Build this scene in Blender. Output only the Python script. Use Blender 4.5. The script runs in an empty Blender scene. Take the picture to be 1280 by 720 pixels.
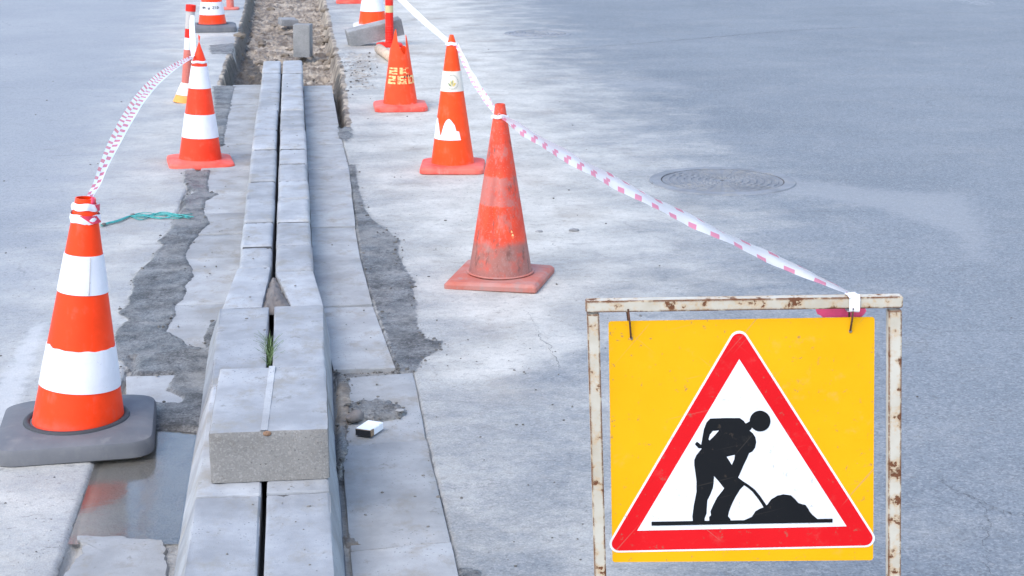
import bpy, bmesh, math, random
import numpy as np
from mathutils import Vector, Matrix

# ------------------------------------------------------------------ camera
FPX, YH, VPX, CAMH = 2100.0, -190.0, 363.0, 1.78      # focal (px of a 1280 frame), horizon row, kerb vanishing column, eye height
PITCH = math.atan((360 - YH) / FPX)
YAW = math.atan((640 - VPX) / (FPX * math.cos(PITCH) + (360 - YH) * math.sin(PITCH)))
sc = bpy.context.scene
col = sc.collection
cam_d = bpy.data.cameras.new('camera')
cam_d.sensor_width = 36; cam_d.lens = 36 * FPX / 1280
cam_d.clip_start = 0.05; cam_d.clip_end = 600
cam_d.dof.use_dof = True; cam_d.dof.focus_distance = 4.6; cam_d.dof.aperture_fstop = 30
cam = bpy.data.objects.new('camera', cam_d); col.objects.link(cam)
cam.location = (0, 0, CAMH); cam.rotation_euler = (math.pi / 2 - PITCH, 0, -YAW)
sc.camera = cam

# ------------------------------------------------------------------ light
SUN_DIR = Vector((-0.46, -0.46, 0.80)).normalized()       # towards the light: soft, from the left behind the camera
SKY_STRENGTH, SUN_STRENGTH, EXPOSURE = 0.15, 0.68, 1.53
w = bpy.data.worlds.new('World'); sc.world = w; w.use_nodes = True
wn = w.node_tree
sky = wn.nodes.new('ShaderNodeTexSky'); sky.sky_type = 'NISHITA'; sky.sun_disc = False
sky.sun_elevation = math.asin(SUN_DIR.z); sky.sun_rotation = math.atan2(SUN_DIR.x, SUN_DIR.y)
sky.air_density = 1.0; sky.dust_density = 1.3; sky.ozone_density = 1.0
bg = wn.nodes['Background']; bg.inputs['Strength'].default_value = SKY_STRENGTH
wn.links.new(sky.outputs[0], bg.inputs[0])
sun_d = bpy.data.lights.new('sun', 'SUN'); sun_d.energy = SUN_STRENGTH; sun_d.angle = math.radians(45)
sun_d.color = (1.0, 0.965, 0.86)
sun = bpy.data.objects.new('sun', sun_d); col.objects.link(sun)
sun.rotation_euler = SUN_DIR.to_track_quat('Z', 'Y').to_euler()
vs = sc.view_settings
vs.view_transform = 'Standard'; vs.look = 'None'; vs.gamma = 1; vs.exposure = EXPOSURE
vs.use_curve_mapping = False

# ------------------------------------------------------------------ helpers
CF0 = np.array([math.sin(YAW), math.cos(YAW), 0]); CR = np.array([math.cos(YAW), -math.sin(YAW), 0]); CZ = np.array([0, 0, 1.])
CF = CF0 * math.cos(PITCH) - CZ * math.sin(PITCH); CU = CF0 * math.sin(PITCH) + CZ * math.cos(PITCH)
CC = np.array([0, 0, CAMH])
def ray(x, y): return CF * FPX + CR * (x - 640) + CU * (360 - y)
def at(x, y, z=0.0):
    d = ray(x, y); return Vector(CC + d * ((z - CAMH) / d[2]))
def atY(x, y, Y):
    d = ray(x, y); return Vector(CC + d * (Y / d[1]))
def at_plane(x, y, P, nrm):
    d = Vector(ray(x, y)); c = Vector(CC); return c + d * ((P - c).dot(nrm) / d.dot(nrm))
rnd = random.Random(7)

def tag(o, label=None, cat=None, group=None, kind=None):
    if label: o['label'] = label
    if cat: o['category'] = cat
    if group: o['group'] = group
    if kind: o['kind'] = kind
    return o
def empty(name, loc=(0, 0, 0), rot=(0, 0, 0)):
    o = bpy.data.objects.new(name, None); o.empty_display_size = .1
    o.location = loc; o.rotation_euler = rot; col.objects.link(o); return o
def link_mesh(name, me, m=None, parent=None, smooth=False):
    o = bpy.data.objects.new(name, me); col.objects.link(o)
    if m: me.materials.append(m)
    if parent: o.parent = parent
    if smooth: me.polygons.foreach_set('use_smooth', [True] * len(me.polygons))
    return o
def bm_obj(name, bm, m=None, parent=None, smooth=False):
    bmesh.ops.recalc_face_normals(bm, faces=bm.faces)
    me = bpy.data.meshes.new(name); bm.to_mesh(me); bm.free()
    return link_mesh(name, me, m, parent, smooth)
def pd_obj(name, v, f, m=None, parent=None, smooth=False, uv=None):
    me = bpy.data.meshes.new(name); me.from_pydata([tuple(p) for p in v], [], f); me.update()
    if uv is not None:
        lay = me.uv_layers.new(name='UVMap')
        for l in me.loops: lay.data[l.index].uv = uv[l.vertex_index]
    return link_mesh(name, me, m, parent, smooth)

# numpy value noise
def _h(ix, iy, s):
    n = (ix.astype(np.int64) * 374761393 + iy.astype(np.int64) * 668265263 + s * 974711) & 0x7fffffff
    n = ((n ^ (n >> 13)) * 1274126177) & 0x7fffffff
    return ((n ^ (n >> 16)) & 0xffff) / 65535.0
def vnoise(x, y, s=0):
    ix = np.floor(x); iy = np.floor(y); fx = x - ix; fy = y - iy
    fx = fx * fx * (3 - 2 * fx); fy = fy * fy * (3 - 2 * fy)
    a = _h(ix, iy, s); b = _h(ix + 1, iy, s); c = _h(ix, iy + 1, s); d = _h(ix + 1, iy + 1, s)
    return (a + (b - a) * fx) * (1 - fy) + (c + (d - c) * fx) * fy
def fbm(x, y, o=4, s=0):
    t = 0; a = .5; n = 0
    for i in range(o):
        t = t + a * vnoise(x * 2 ** i, y * 2 ** i, s + i); n += a; a *= .5
    return t / n
def smooth01(t): t = np.clip(t, 0, 1); return t * t * (3 - 2 * t)
def px_poly(pts, z=0): return np.array([[p.x, p.y] for p in (at(x, y, z) for x, y in pts)])
def sdf(X, Y, poly, margin=.6):
    """signed distance, positive inside; only near the polygon"""
    out = np.full(X.shape, -margin)
    lo = poly.min(0) - margin; hi = poly.max(0) + margin
    m = (X > lo[0]) & (X < hi[0]) & (Y > lo[1]) & (Y < hi[1])
    x = X[m]; y = Y[m]
    if not x.size: return out
    d = np.full(x.shape, 1e9); ins = np.zeros(x.shape, bool)
    n = len(poly)
    for i in range(n):
        ax, ay = poly[i]; bx, by = poly[(i + 1) % n]
        ex, ey = bx - ax, by - ay
        t = np.clip(((x - ax) * ex + (y - ay) * ey) / (ex * ex + ey * ey + 1e-12), 0, 1)
        d = np.minimum(d, (x - ax - t * ex) ** 2 + (y - ay - t * ey) ** 2)
        c = (ay > y) != (by > y)
        ins ^= c & (x < (bx - ax) * (y - ay) / (by - ay + 1e-12) + ax)
    d = np.sqrt(d); out[m] = np.where(ins, d, -np.minimum(d, margin))
    return out

# ------------------------------------------------------------------ materials
class NT:
    def __init__(s, name):
        s.m = bpy.data.materials.new(name); s.m.use_nodes = True; s.t = s.m.node_tree
        s.b = s.t.nodes['Principled BSDF']; s.out = s.t.nodes['Material Output']
    def n(s, typ, **kw):
        nd = s.t.nodes.new(typ)
        for k, v in kw.items():
            if k in nd.inputs: s.put(nd.inputs[k], v)
            else: setattr(nd, k, v)
        return nd
    def put(s, inp, v):
        if isinstance(v, bpy.types.NodeSocket): s.t.links.new(v, inp)
        else:
            if inp.type == 'RGBA' and len(v) == 3: v = (*v, 1)
            inp.default_value = v
    def pos(s): return s.n('ShaderNodeNewGeometry').outputs['Position']
    def obj(s): return s.n('ShaderNodeTexCoord').outputs['Object']
    def uv(s): return s.n('ShaderNodeTexCoord').outputs['UV']
    def noise(s, vec, scale, detail=4, rough=.55, off=None, stretch=None):
        if off is not None or stretch is not None:
            mp = s.n('ShaderNodeMapping', Vector=vec)
            if off is not None: mp.inputs['Location'].default_value = (off, off * .7, off * 1.3)
            if stretch is not None: mp.inputs['Scale'].default_value = stretch
            vec = mp.outputs[0]
        return s.n('ShaderNodeTexNoise', Vector=vec, Scale=scale, Detail=detail, Roughness=rough).outputs['Fac']
    def math(s, op, a, b=0.0, c=0.0, clamp=False):
        nd = s.t.nodes.new('ShaderNodeMath'); nd.operation = op; nd.use_clamp = clamp
        s.put(nd.inputs[0], a); s.put(nd.inputs[1], b)
        if op in ('MULTIPLY_ADD',): s.put(nd.inputs[2], c)
        return nd.outputs[0]
    def ramp(s, v, a, b, o0=0.0, o1=1.0, kind='SMOOTHSTEP'):
        nd = s.n('ShaderNodeMapRange'); nd.interpolation_type = kind
        s.put(nd.inputs['Value'], v)
        nd.inputs['From Min'].default_value = a; nd.inputs['From Max'].default_value = b
        nd.inputs['To Min'].default_value = o0; nd.inputs['To Max'].default_value = o1
        return nd.outputs[0]
    def mix(s, f, a, b, mode='MIX'):
        nd = s.t.nodes.new('ShaderNodeMix'); nd.data_type = 'RGBA'; nd.blend_type = mode
        s.put(nd.inputs['Factor'], f); s.put(nd.inputs[6], a); s.put(nd.inputs[7], b)
        return nd.outputs[2]
    def bump(s, h, dist, strength=1.0, prev=None):
        nd = s.n('ShaderNodeBump', Height=h, Distance=dist, Strength=strength)
        if prev is not None: s.put(nd.inputs['Normal'], prev)
        return nd.outputs[0]
    def fin(s, color=None, rough=None, normal=None, **kw):
        if color is not None: s.put(s.b.inputs['Base Color'], color)
        if rough is not None: s.put(s.b.inputs['Roughness'], rough)
        if normal is not None: s.put(s.b.inputs['Normal'], normal)
        for k, v in kw.items(): s.put(s.b.inputs[k.replace('_', ' ')], v)
        return s.m

def scale_col(c, k): return tuple(x * k for x in c)

def make_ground_mat():
    g = NT('road_surface'); P = g.pos()
    m1 = g.n('ShaderNodeAttribute', attribute_name='m1'); s1 = g.n('ShaderNodeSeparateColor', Color=m1.outputs['Color'])
    m2 = g.n('ShaderNodeAttribute', attribute_name='m2'); s2 = g.n('ShaderNodeSeparateColor', Color=m2.outputs['Color'])
    mud, dust, soil = s1.outputs[0], s1.outputs[1], s1.outputs[2]
    paint, worn, left = s2.outputs[0], s2.outputs[1], s2.outputs[2]
    n1 = g.noise(P, .55, 5, .6); n2 = g.noise(P, 3.2, 6, .62, off=11); n3 = g.noise(P, 22, 5, .6, off=3)
    n4 = g.noise(P, 170, 3, .7, off=5)
    st = g.noise(P, 2.4, 5, .65, off=31, stretch=(.55, 1.7, 1))
    vor = g.n('ShaderNodeTexVoronoi', Vector=P, Scale=150.0); vd = vor.outputs['Color']
    vs_ = g.n('ShaderNodeSeparateColor', Color=vd).outputs[0]
    # asphalt: dark binder, grey aggregate
    asp = g.mix(g.ramp(n1, .3, .7), (.142, .158, .174), (.182, .198, .214))
    asp = g.mix(g.math('MULTIPLY', g.ramp(n2, .42, .75), .45), asp, (.20, .205, .21))
    asp = g.mix(g.math('MULTIPLY', g.ramp(g.noise(P, .9, 6, .65, off=401, stretch=(.6, 1.5, 1)), .44, .74), .32), asp, (.255, .265, .275))
    aspL = g.mix(g.ramp(n1, .3, .7), (.245, .255, .268), (.30, .306, .312))
    asp = g.mix(left, asp, aspL)
    vor2 = g.n('ShaderNodeTexVoronoi', Vector=P, Scale=62.0).outputs['Color']; v2 = g.n('ShaderNodeSeparateColor', Color=vor2).outputs[0]
    grit = g.math('MULTIPLY_ADD', v2, .22, g.math('MULTIPLY', vs_, .78))
    gs = g.ramp(left, 0, 1, .40, .26)
    asp = g.mix(g.math('MULTIPLY', g.ramp(grit, .58, .95), gs), asp, (.38, .375, .365))
    asp = g.mix(g.math('MULTIPLY', g.ramp(grit, .42, .10), gs), asp, (.055, .057, .063))
    n5 = g.noise(P, 48, 6, .8, off=71)
    # dusty concrete film
    du = g.mix(g.ramp(n2, .3, .7), (.43, .40, .345), (.55, .52, .46))
    du = g.mix(g.math('MULTIPLY', g.ramp(n3, .52, .72), .42), du, (.22, .20, .175))
    du = g.mix(g.math('MULTIPLY', g.ramp(n5, .54, .66), .55), du, (.17, .155, .14))
    du = g.mix(g.math('MULTIPLY', g.ramp(n5, .45, .36), .35), du, (.56, .54, .51))
    brown = g.noise(P, 1.6, 5, .65, off=61)
    du = g.mix(g.math('MULTIPLY', g.ramp(brown, .50, .68), .55), du, (.25, .21, .17))
    dm = g.math('ADD', dust, g.math('MULTIPLY', g.math('SUBTRACT', n2, .5), .7))
    dm = g.math('ADD', dm, g.math('MULTIPLY', g.math('SUBTRACT', st, .5), .6))
    dm = g.math('ADD', dm, g.math('MULTIPLY', g.math('SUBTRACT', n3, .5), .45))
    dm = g.math('ADD', dm, g.math('MULTIPLY', g.math('SUBTRACT', n4, .5), .5))
    dm = g.ramp(dm, .05, 1.05)
    c = g.mix(dm, asp, du)
    # thin dark streaks / scuffs
    c = g.mix(g.math('MULTIPLY', g.ramp(g.noise(P, 7, 6, .7, off=77, stretch=(.5, 1.6, 1)), .58, .74), .36), c, (.12, .112, .105))
    # hairline cracks
    wv = g.n('ShaderNodeVectorMath', operation='ADD'); g.put(wv.inputs[0], P)
    wn_ = g.n('ShaderNodeTexNoise', Vector=P, Scale=3.0, Detail=4.0); sc_ = g.n('ShaderNodeVectorMath', operation='SCALE', Scale=.35); g.put(sc_.inputs[0], wn_.outputs['Color']); g.put(wv.inputs[1], sc_.outputs[0])
    ce = g.n('ShaderNodeTexVoronoi', Vector=wv.outputs[0], Scale=.9, feature='DISTANCE_TO_EDGE').outputs['Distance']
    cr = g.math('MULTIPLY', g.ramp(ce, .012, .002), g.ramp(n1, .54, .62))
    c = g.mix(g.math('MULTIPLY', cr, .22), c, (.07, .07, .072))
    c = g.mix(g.math('MULTIPLY', g.ramp(g.noise(P, 34, 6, .72, off=151, stretch=(.6, 1.3, 1)), .61, .66), .6), c, (.13, .12, .11))
    wm = g.ramp(g.math('ADD', worn, g.math('MULTIPLY', g.math('SUBTRACT', n3, .5), .9)), .35, .85)
    c = g.mix(g.math('MULTIPLY', wm, .45), c, (.30, .30, .30))
    pm = g.ramp(g.math('ADD', paint, g.math('MULTIPLY', g.math('SUBTRACT', n3, .5), .9)), .40, .75)
    c = g.mix(g.math('MULTIPLY', pm, .6), c, (.50, .495, .485))
    # soil
    so = g.mix(g.ramp(g.noise(P, 5, 6, .7, off=21), .36, .66), (.12, .09, .065), (.44, .36, .27))
    so = g.mix(g.math('MULTIPLY', g.ramp(g.noise(P, 55, 3, .7, off=2), .5, .75), .5), so, (.12, .10, .085))
    sm = g.ramp(g.math('ADD', soil, g.math('MULTIPLY', g.math('SUBTRACT', n3, .5), .7)), .40, .62)
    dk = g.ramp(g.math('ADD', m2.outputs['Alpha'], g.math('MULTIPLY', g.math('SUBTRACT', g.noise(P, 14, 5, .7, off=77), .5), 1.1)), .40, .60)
    so = g.mix(g.math('MULTIPLY', dk, .9), so, g.mix(g.ramp(n3, .4, .6), (.032, .027, .022), (.085, .07, .055)))  # soil colour darkened to paint in the shade of the trench
    c = g.mix(sm, c, so)
    # damp mud
    mudc = g.mix(g.ramp(g.noise(P, 7, 6, .7, off=8), .36, .64), (.055, .053, .05), (.185, .18, .17))
    mudc = g.mix(g.math('MULTIPLY', g.ramp(g.noise(P, 75, 4, .75, off=19), .48, .66), .55), mudc, (.24, .235, .23))
    mudc = g.mix(g.math('MULTIPLY', g.ramp(g.noise(P, 48, 5, .75, off=23), .53, .62), .75), mudc, (.035, .034, .034))
    mm = g.ramp(g.math('ADD', mud, g.math('MULTIPLY', g.math('SUBTRACT', g.noise(P, 26, 4, .6, off=41), .5), .45)), .42, .58)
    halo = g.ramp(g.math('ADD', mud, g.math('MULTIPLY', g.math('SUBTRACT', g.noise(P, 11, 6, .7, off=301), .5), 1.6)), .12, .60)
    c = g.mix(g.math('MULTIPLY', halo, .42), c, (.17, .16, .145))
    mm = g.math('MULTIPLY', mm, g.ramp(g.noise(P, 5, 5, .7, off=141), .34, .56, .42, 1.0))
    mudc = g.mix(1.0, mudc, g.mix(g.ramp(g.noise(P, 125, 4, .7, off=201), .36, .64), (.68, .68, .68), (1.32, 1.32, 1.32)), 'MULTIPLY')
    c = g.mix(mm, c, g.mix(g.ramp(g.n('ShaderNodeSeparateXYZ', Vector=P).outputs[2], -.010, -.018), mudc, (.37, .35, .32)))
    c = g.mix(1.0, c, g.mix(n4, (.80, .80, .80), (1.18, 1.18, 1.18)), 'MULTIPLY')
    rough = g.math('SUBTRACT', .78, g.math('MULTIPLY', mm, g.ramp(g.noise(P, 6, 3, .5, off=91), .35, .65, .02, .28)))
    b = g.bump(n4, .0035, .55)
    b = g.bump(vs_, .002, .35, b)
    b = g.bump(n3, .006, .45, b)
    b = g.bump(n2, .02, .15, b)
    gr_ = g.noise(P, 75, 4, .75, off=19)
    b = g.bump(g.math('MULTIPLY', gr_, mm), .012, .8, b)
    return g.fin(c, rough, b, Specular_IOR_Level=.5)

def make_concrete(name, base, dark=.72, light=1.12, grain=.0012, speck=.0, stain=None, rough=.9, fine=420, objrand=.12):
    g = NT(name); P = g.pos()
    r = g.n('ShaderNodeObjectInfo').outputs['Random']
    n1 = g.noise(P, 5, 5, .6, off=4); n2 = g.noise(P, 38, 4, .65, off=9); n3 = g.noise(P, fine, 2, .6)
    c = g.mix(g.ramp(n1, .3, .72), scale_col(base, dark), scale_col(base, light))
    c = g.mix(g.math('MULTIPLY', g.ramp(n2, .56, .78), .35), c, scale_col(base, .6))
    if stain: c = g.mix(g.math('MULTIPLY', g.ramp(g.noise(P, 9, 5, .7, off=57, stretch=(1, .7, 1)), .48, .70), .7), c, stain)
    if speck:
        v = g.n('ShaderNodeTexVoronoi', Vector=P, Scale=240.0).outputs['Color']
        sv = g.n('ShaderNodeSeparateColor', Color=v).outputs[0]
        c = g.mix(g.math('MULTIPLY', g.ramp(sv, .68, 1), speck), c, (.50, .48, .45))
        c = g.mix(g.math('MULTIPLY', g.ramp(sv, .30, 0), speck), c, (.10, .095, .09))
    c = g.mix(g.math('MULTIPLY', g.ramp(g.noise(P, 16, 6, .72, off=111), .625, .675), .55), c, scale_col((base[0], base[1] * .93, base[2] * .82), .52))
    # small pits
    pv = g.n('ShaderNodeTexVoronoi', Vector=P, Scale=70.0).outputs['Distance']
    pit = g.math('MULTIPLY', g.ramp(pv, .20, .07), g.ramp(n1, .47, .60))
    c = g.mix(g.math('MULTIPLY', pit, .8), c, scale_col(base, .30))
    c = g.mix(1.0, c, g.mix(n3, (.88, .88, .88), (1.1, 1.1, 1.1)), 'MULTIPLY')
    k = g.ramp(r, 0, 1, 1 - objrand, 1 + objrand, 'LINEAR')
    cc = g.n('ShaderNodeCombineColor', Red=k, Green=k, Blue=k).outputs[0]
    c = g.mix(1.0, c, cc, 'MULTIPLY')
    b = g.bump(n3, grain, .6); b = g.bump(n2, .004, .35, b); b = g.bump(g.math('SUBTRACT', 1.0, pit), .003, .5, b)
    return g.fin(c, rough, b, Specular_IOR_Level=.3)

def make_plastic(name, base, dirt=.25, dirtcol=(.30, .22, .19), rough=.42, fade=0.0, fadecol=(.62, .20, .12), low=.0, lowh=.12):
    g = NT(name); O = g.obj(); P = g.pos()
    n1 = g.noise(P, 14, 5, .62, off=6); n2 = g.noise(P, 70, 4, .7, off=1); st = g.noise(O, 60, 4, .6, stretch=(1, 1, .12))
    c = g.mix(g.ramp(n1, .3, .7), scale_col(base, .88), base)
    if fade: c = g.mix(g.math('MULTIPLY', g.ramp(g.noise(P, 6, 5, .6, off=33), .35, .65), fade), c, fadecol)
    d = g.math('MULTIPLY', g.ramp(g.math('MULTIPLY_ADD', st, .45, n1), .74, 1.02), dirt)
    c = g.mix(d, c, dirtcol)
    c = g.mix(g.math('MULTIPLY', g.ramp(n2, .66, .74), min(1, dirt * 1.6)), c, (.12, .08, .07))
    if low:
        z = g.n('ShaderNodeSeparateXYZ', Vector=O).outputs[2]
        lm = g.math('MULTIPLY', g.ramp(g.math('ADD', z, g.math('MULTIPLY', g.math('SUBTRACT', n1, .5), .14)), lowh, lowh * .3), low)
        c = g.mix(lm, c, dirtcol)
    b = g.bump(n2, .0006, .3)
    return g.fin(c, g.ramp(n1, .2, .8, rough - .06, rough + .2), b, Specular_IOR_Level=.22)

def make_k_body():
    g = NT('dirty_faded_orange'); O = g.obj(); P = g.pos()
    z = g.n('ShaderNodeSeparateXYZ', Vector=O).outputs[2]
    n1 = g.noise(O, 9, 5, .6, off=6); n2 = g.noise(O, 34, 5, .7, off=1); n3 = g.noise(O, 120, 3, .7)
    c = g.mix(g.ramp(n1, .3, .7), (.66, .05, .018), (.82, .075, .026))
    zz = g.math('ADD', z, g.math('MULTIPLY', g.math('SUBTRACT', n2, .5), .03))
    grey1 = g.math('MULTIPLY', g.ramp(zz, .335, .342), g.ramp(zz, .462, .452))
    grey1 = g.math('MULTIPLY', grey1, g.ramp(g.math('MULTIPLY_ADD', n2, .6, n1), .62, .86))
    c = g.mix(g.math('MULTIPLY', grey1, .55), c, (.30, .19, .17))
    grey2 = g.math('MULTIPLY', g.ramp(zz, .20, .16), g.ramp(g.math('MULTIPLY_ADD', n2, .5, n1), .44, .80))
    c = g.mix(g.math('MULTIPLY', grey2, .95), c, (.30, .125, .10))
    c = g.mix(g.math('MULTIPLY', g.ramp(g.noise(O, 22, 5, .7, off=17, stretch=(1, 1, .35)), .55, .68), .75), c, (.15, .06, .045))
    c = g.mix(g.math('MULTIPLY', g.ramp(n3, .56, .70), .4), c, (.42, .30, .27))
    sc1 = g.noise(O, 16, 6, .75, off=55, stretch=(1, 1, .5))
    c = g.mix(g.math('MULTIPLY', g.ramp(sc1, .50, .66), .5), c, (.36, .22, .19))
    c = g.mix(g.math('MULTIPLY', g.ramp(g.noise(O, 20, 6, .75, off=88, stretch=(1.4, 1.4, .3)), .60, .68), .7), c, (.13, .06, .05))
    return g.fin(c, .55, g.bump(n2, .002, .4), Specular_IOR_Level=.35)

def make_rust_paint():
    g = NT('rusty_cream_paint'); O = g.obj(); P = g.pos()
    n1 = g.noise(P, 24, 6, .68, off=2); n2 = g.noise(P, 110, 4, .7)
    nor = g.n('ShaderNodeNewGeometry')
    be = g.n('ShaderNodeBevel', samples=4, Radius=.006).outputs[0]
    dt = g.n('ShaderNodeVectorMath', operation='DOT_PRODUCT'); g.put(dt.inputs[0], be); g.put(dt.inputs[1], nor.outputs['Normal'])
    edge = g.ramp(dt.outputs['Value'], .99, .80)
    v = g.math('ADD', g.math('MULTIPLY_ADD', n2, .22, n1), g.math('MULTIPLY', edge, .16))
    r = g.ramp(v, .695, .74)
    st = g.ramp(v, .58, .73)
    c = g.mix(g.ramp(g.noise(P, 7, 4, .6, off=9), .3, .7), (.42, .36, .27), (.54, .50, .42))
    c = g.mix(g.math('MULTIPLY', st, .6), c, (.50, .30, .13))
    c = g.mix(r, c, g.mix(n2, (.065, .024, .012), (.20, .075, .03)))
    return g.fin(c, g.ramp(r, 0, 1, .5, .9), g.bump(g.math('SUBTRACT', 1, r), .0012, .8), Specular_IOR_Level=.4)

def make_sign_paint(name, base, scratch=.5, rough=.38):
    g = NT(name); P = g.pos(); O = g.obj()
    n1 = g.noise(P, 6, 4, .6, off=3); n2 = g.noise(P, 60, 5, .75, off=13)
    c = g.mix(g.ramp(n1, .3, .7), scale_col(base, .94), base)
    # long faint scratches in two directions
    for k, rot in enumerate((.9, -.7, .25)):
        mp = g.n('ShaderNodeMapping', Vector=O); mp.inputs['Rotation'].default_value = (0, rot, 0); mp.inputs['Location'].default_value = (k * 3.3, 0, k * 1.7)
        mp2 = g.n('ShaderNodeMapping', Vector=mp.outputs[0]); mp2.inputs['Scale'].default_value = (2.6, 1, 150)
        sx = g.noise(mp2.outputs[0], 1.0, 2, .5)
        c = g.mix(g.math('MULTIPLY', g.ramp(sx, .69, .72), scratch * .6), c, scale_col((.33, .27, .2), .8))
    c = g.mix(g.math('MULTIPLY', g.ramp(n2, .615, .67), scratch), c, (.20, .14, .09))
    c = g.mix(g.math('MULTIPLY', g.ramp(g.noise(P, 17, 5, .7, off=29), .58, .8), scratch * .3), c, (.40, .34, .27))
    return g.fin(c, g.ramp(n1, .3, .7, rough, rough + .15), g.bump(n2, .0004, .3), Specular_IOR_Level=.2)

def make_tape(name, pink, mode, per):
    g = NT(name); uv = g.uv(); s = g.n('ShaderNodeSeparateXYZ', Vector=uv); u, v = s.outputs[0], s.outputs[1]
    fr = lambda x: g.math('FRACT', x)
    if mode == 'edges':      # printed blocks along both folded edges
        a = g.math('MULTIPLY', g.math('LESS_THAN', fr(g.math('MULTIPLY_ADD', u, per, 0.0)), .38), g.math('LESS_THAN', v, .27))
        a2 = g.math('MULTIPLY', g.math('LESS_THAN', fr(g.math('MULTIPLY_ADD', u, per, -.22)), .34), g.math('MULTIPLY', g.math('GREATER_THAN', v, .27), g.math('LESS_THAN', v, .44)))
        a2 = g.math('MULTIPLY', a2, g.math('LESS_THAN', u, 1.7))
        b_ = g.math('MULTIPLY', g.math('LESS_THAN', fr(g.math('MULTIPLY_ADD', u, per, .45)), .36), g.math('GREATER_THAN', v, .74))
        b_ = g.math('MULTIPLY', b_, g.math('GREATER_THAN', u, 1.6))
        f = g.math('MAXIMUM', g.math('MAXIMUM', a, a2), b_)
    else:                    # slanted stripes, doubled
        sh = g.math('MULTIPLY_ADD', g.math('GREATER_THAN', v, .56), .5, g.math('MULTIPLY', v, .5))
        f = g.math('LESS_THAN', fr(g.math('ADD', g.math('MULTIPLY', u, per), sh)), .42)
        f = g.math('MULTIPLY', f, g.math('GREATER_THAN', v, .14))
    c = g.mix(f, (.80, .78, .80), pink)
    g.fin(c, .35, None, Specular_IOR_Level=.45)
    tr = g.n('ShaderNodeBsdfTranslucent', Color=c); mx = g.n('ShaderNodeMixShader', Fac=.25)
    g.t.links.new(g.b.outputs[0], mx.inputs[1]); g.t.links.new(tr.outputs[0], mx.inputs[2]); g.t.links.new(mx.outputs[0], g.out.inputs[0])
    return g.m

def make_plain(name, c, rough=.6, var=.18, scale=30, bump=.001):
    g = NT(name); P = g.pos(); n1 = g.noise(P, scale, 5, .65)
    cc = g.mix(g.ramp(n1, .3, .7), scale_col(c, 1 - var), scale_col(c, 1 + var))
    return g.fin(cc, rough, g.bump(n1, bump, .5))

def make_water():
    g = NT('puddle_water'); P = g.pos()
    g.fin((.85, .84, .80), .12, g.bump(g.noise(P, 16, 3, .5), .004, .25), IOR=1.6, Transmission_Weight=1.0, Specular_IOR_Level=.6)
    return g.m

M = {}
M['ground'] = make_ground_mat()
M['kerb'] = make_concrete('kerb_concrete', (.335, .34, .348), stain=(.255, .235, .20), dark=.76, light=1.12)
M['kerbface'] = M['kerb']
M['slab'] = make_concrete('slab_concrete', (.335, .335, .332), stain=(.25, .225, .19), dark=.80, light=1.12, objrand=.1)
M['block'] = make_concrete('rough_block_concrete', stain=(.17, .15, .13), base=(.235, .222, .208), grain=.003, speck=.2, fine=260, dark=.85, light=1.08)
M['mortar'] = make_concrete('white_mortar', (.43, .43, .43), grain=.002)
M['oldconc'] = make_concrete('grey_block_concrete', (.27, .265, .26), grain=.002, speck=.25)
M['water'] = make_water()
M['orangeA'] = make_plastic('bright_orange_plastic', (.98, .052, .005), dirt=.2, rough=.36, low=.25, lowh=.10)
M['orangeB'] = make_plastic('red_orange_plastic', (.92, .050, .014), dirt=.22, rough=.42, low=.4, lowh=.06, dirtcol=(.55, .22, .16))
M['orangeJ'] = make_plastic('orange_plastic', (.95, .070, .008), dirt=.22, rough=.42, low=.3, lowh=.06, dirtcol=(.62, .26, .19))
M['orangeI'] = make_plastic('faded_orange_plastic', (.93, .068, .014), dirt=.25, rough=.45, fade=.4, fadecol=(.90, .095, .03), low=.5, lowh=.05, dirtcol=(.68, .32, .26))
M['baseB'] = make_plastic('dusty_red_base', (.78, .075, .05), dirt=.5, dirtcol=(.55, .30, .26), rough=.55, fade=.5, fadecol=(.72, .22, .16))
M['baseK'] = make_plastic('dirty_red_base', (.46, .12, .08), dirt=.8, dirtcol=(.30, .22, .20), rough=.65, fade=.7, fadecol=(.42, .24, .21))
M['bodyK'] = make_k_body()
M['rubber'] = make_plastic('grey_rubber', (.125, .128, .138), dirt=.45, dirtcol=(.22, .21, .20), rough=.6, fade=.5, fadecol=(.18, .175, .18))
M['collar'] = make_plastic('dark_rubber', (.055, .055, .06), dirt=.3, dirtcol=(.13, .12, .12), rough=.55)
M['white'] = make_plastic('reflective_white', (.76, .74, .76), dirt=.28, dirtcol=(.50, .44, .40), rough=.5)
M['cream'] = make_plastic('cream_band', (.74, .66, .56), dirt=.15, dirtcol=(.5, .4, .3), rough=.5)
M['greyband'] = make_plastic('grey_band', (.50, .46, .43), dirt=.3, rough=.5)
M['yellowband'] = make_plastic('yellowish_band', (.62, .52, .27), dirt=.3, rough=.5)
M['postred'] = make_plastic('post_red', (.76, .025, .014), dirt=.2, rough=.45)
M['postpink'] = make_plastic('post_dusty_red', (.60, .17, .13), dirt=.4, dirtcol=(.55, .38, .33), rough=.55)
M['footor'] = make_plastic('foot_orange', (.80, .34, .08), dirt=.4, dirtcol=(.6, .5, .4), rough=.55)
def make_worn_print(name, c0, under, lo, hi):
    g = NT(name); P = g.pos(); n1 = g.noise(P, 55, 5, .7)
    return g.fin(g.mix(g.ramp(n1, lo, hi), under, c0), .55)
M['stencil'] = make_worn_print('stencil_yellow', (.84, .56, .22), (.84, .15, .05), .40, .52)
M['ink'] = make_plain('black_ink', (.03, .03, .03), .6)
M['emgreen'] = make_plain('emblem_green', (.16, .22, .12), .6)
M['emyel'] = make_plain('emblem_yellow', (.70, .52, .10), .6)
M['emgrey'] = make_plain('emblem_grey', (.42, .42, .36), .6)
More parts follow.
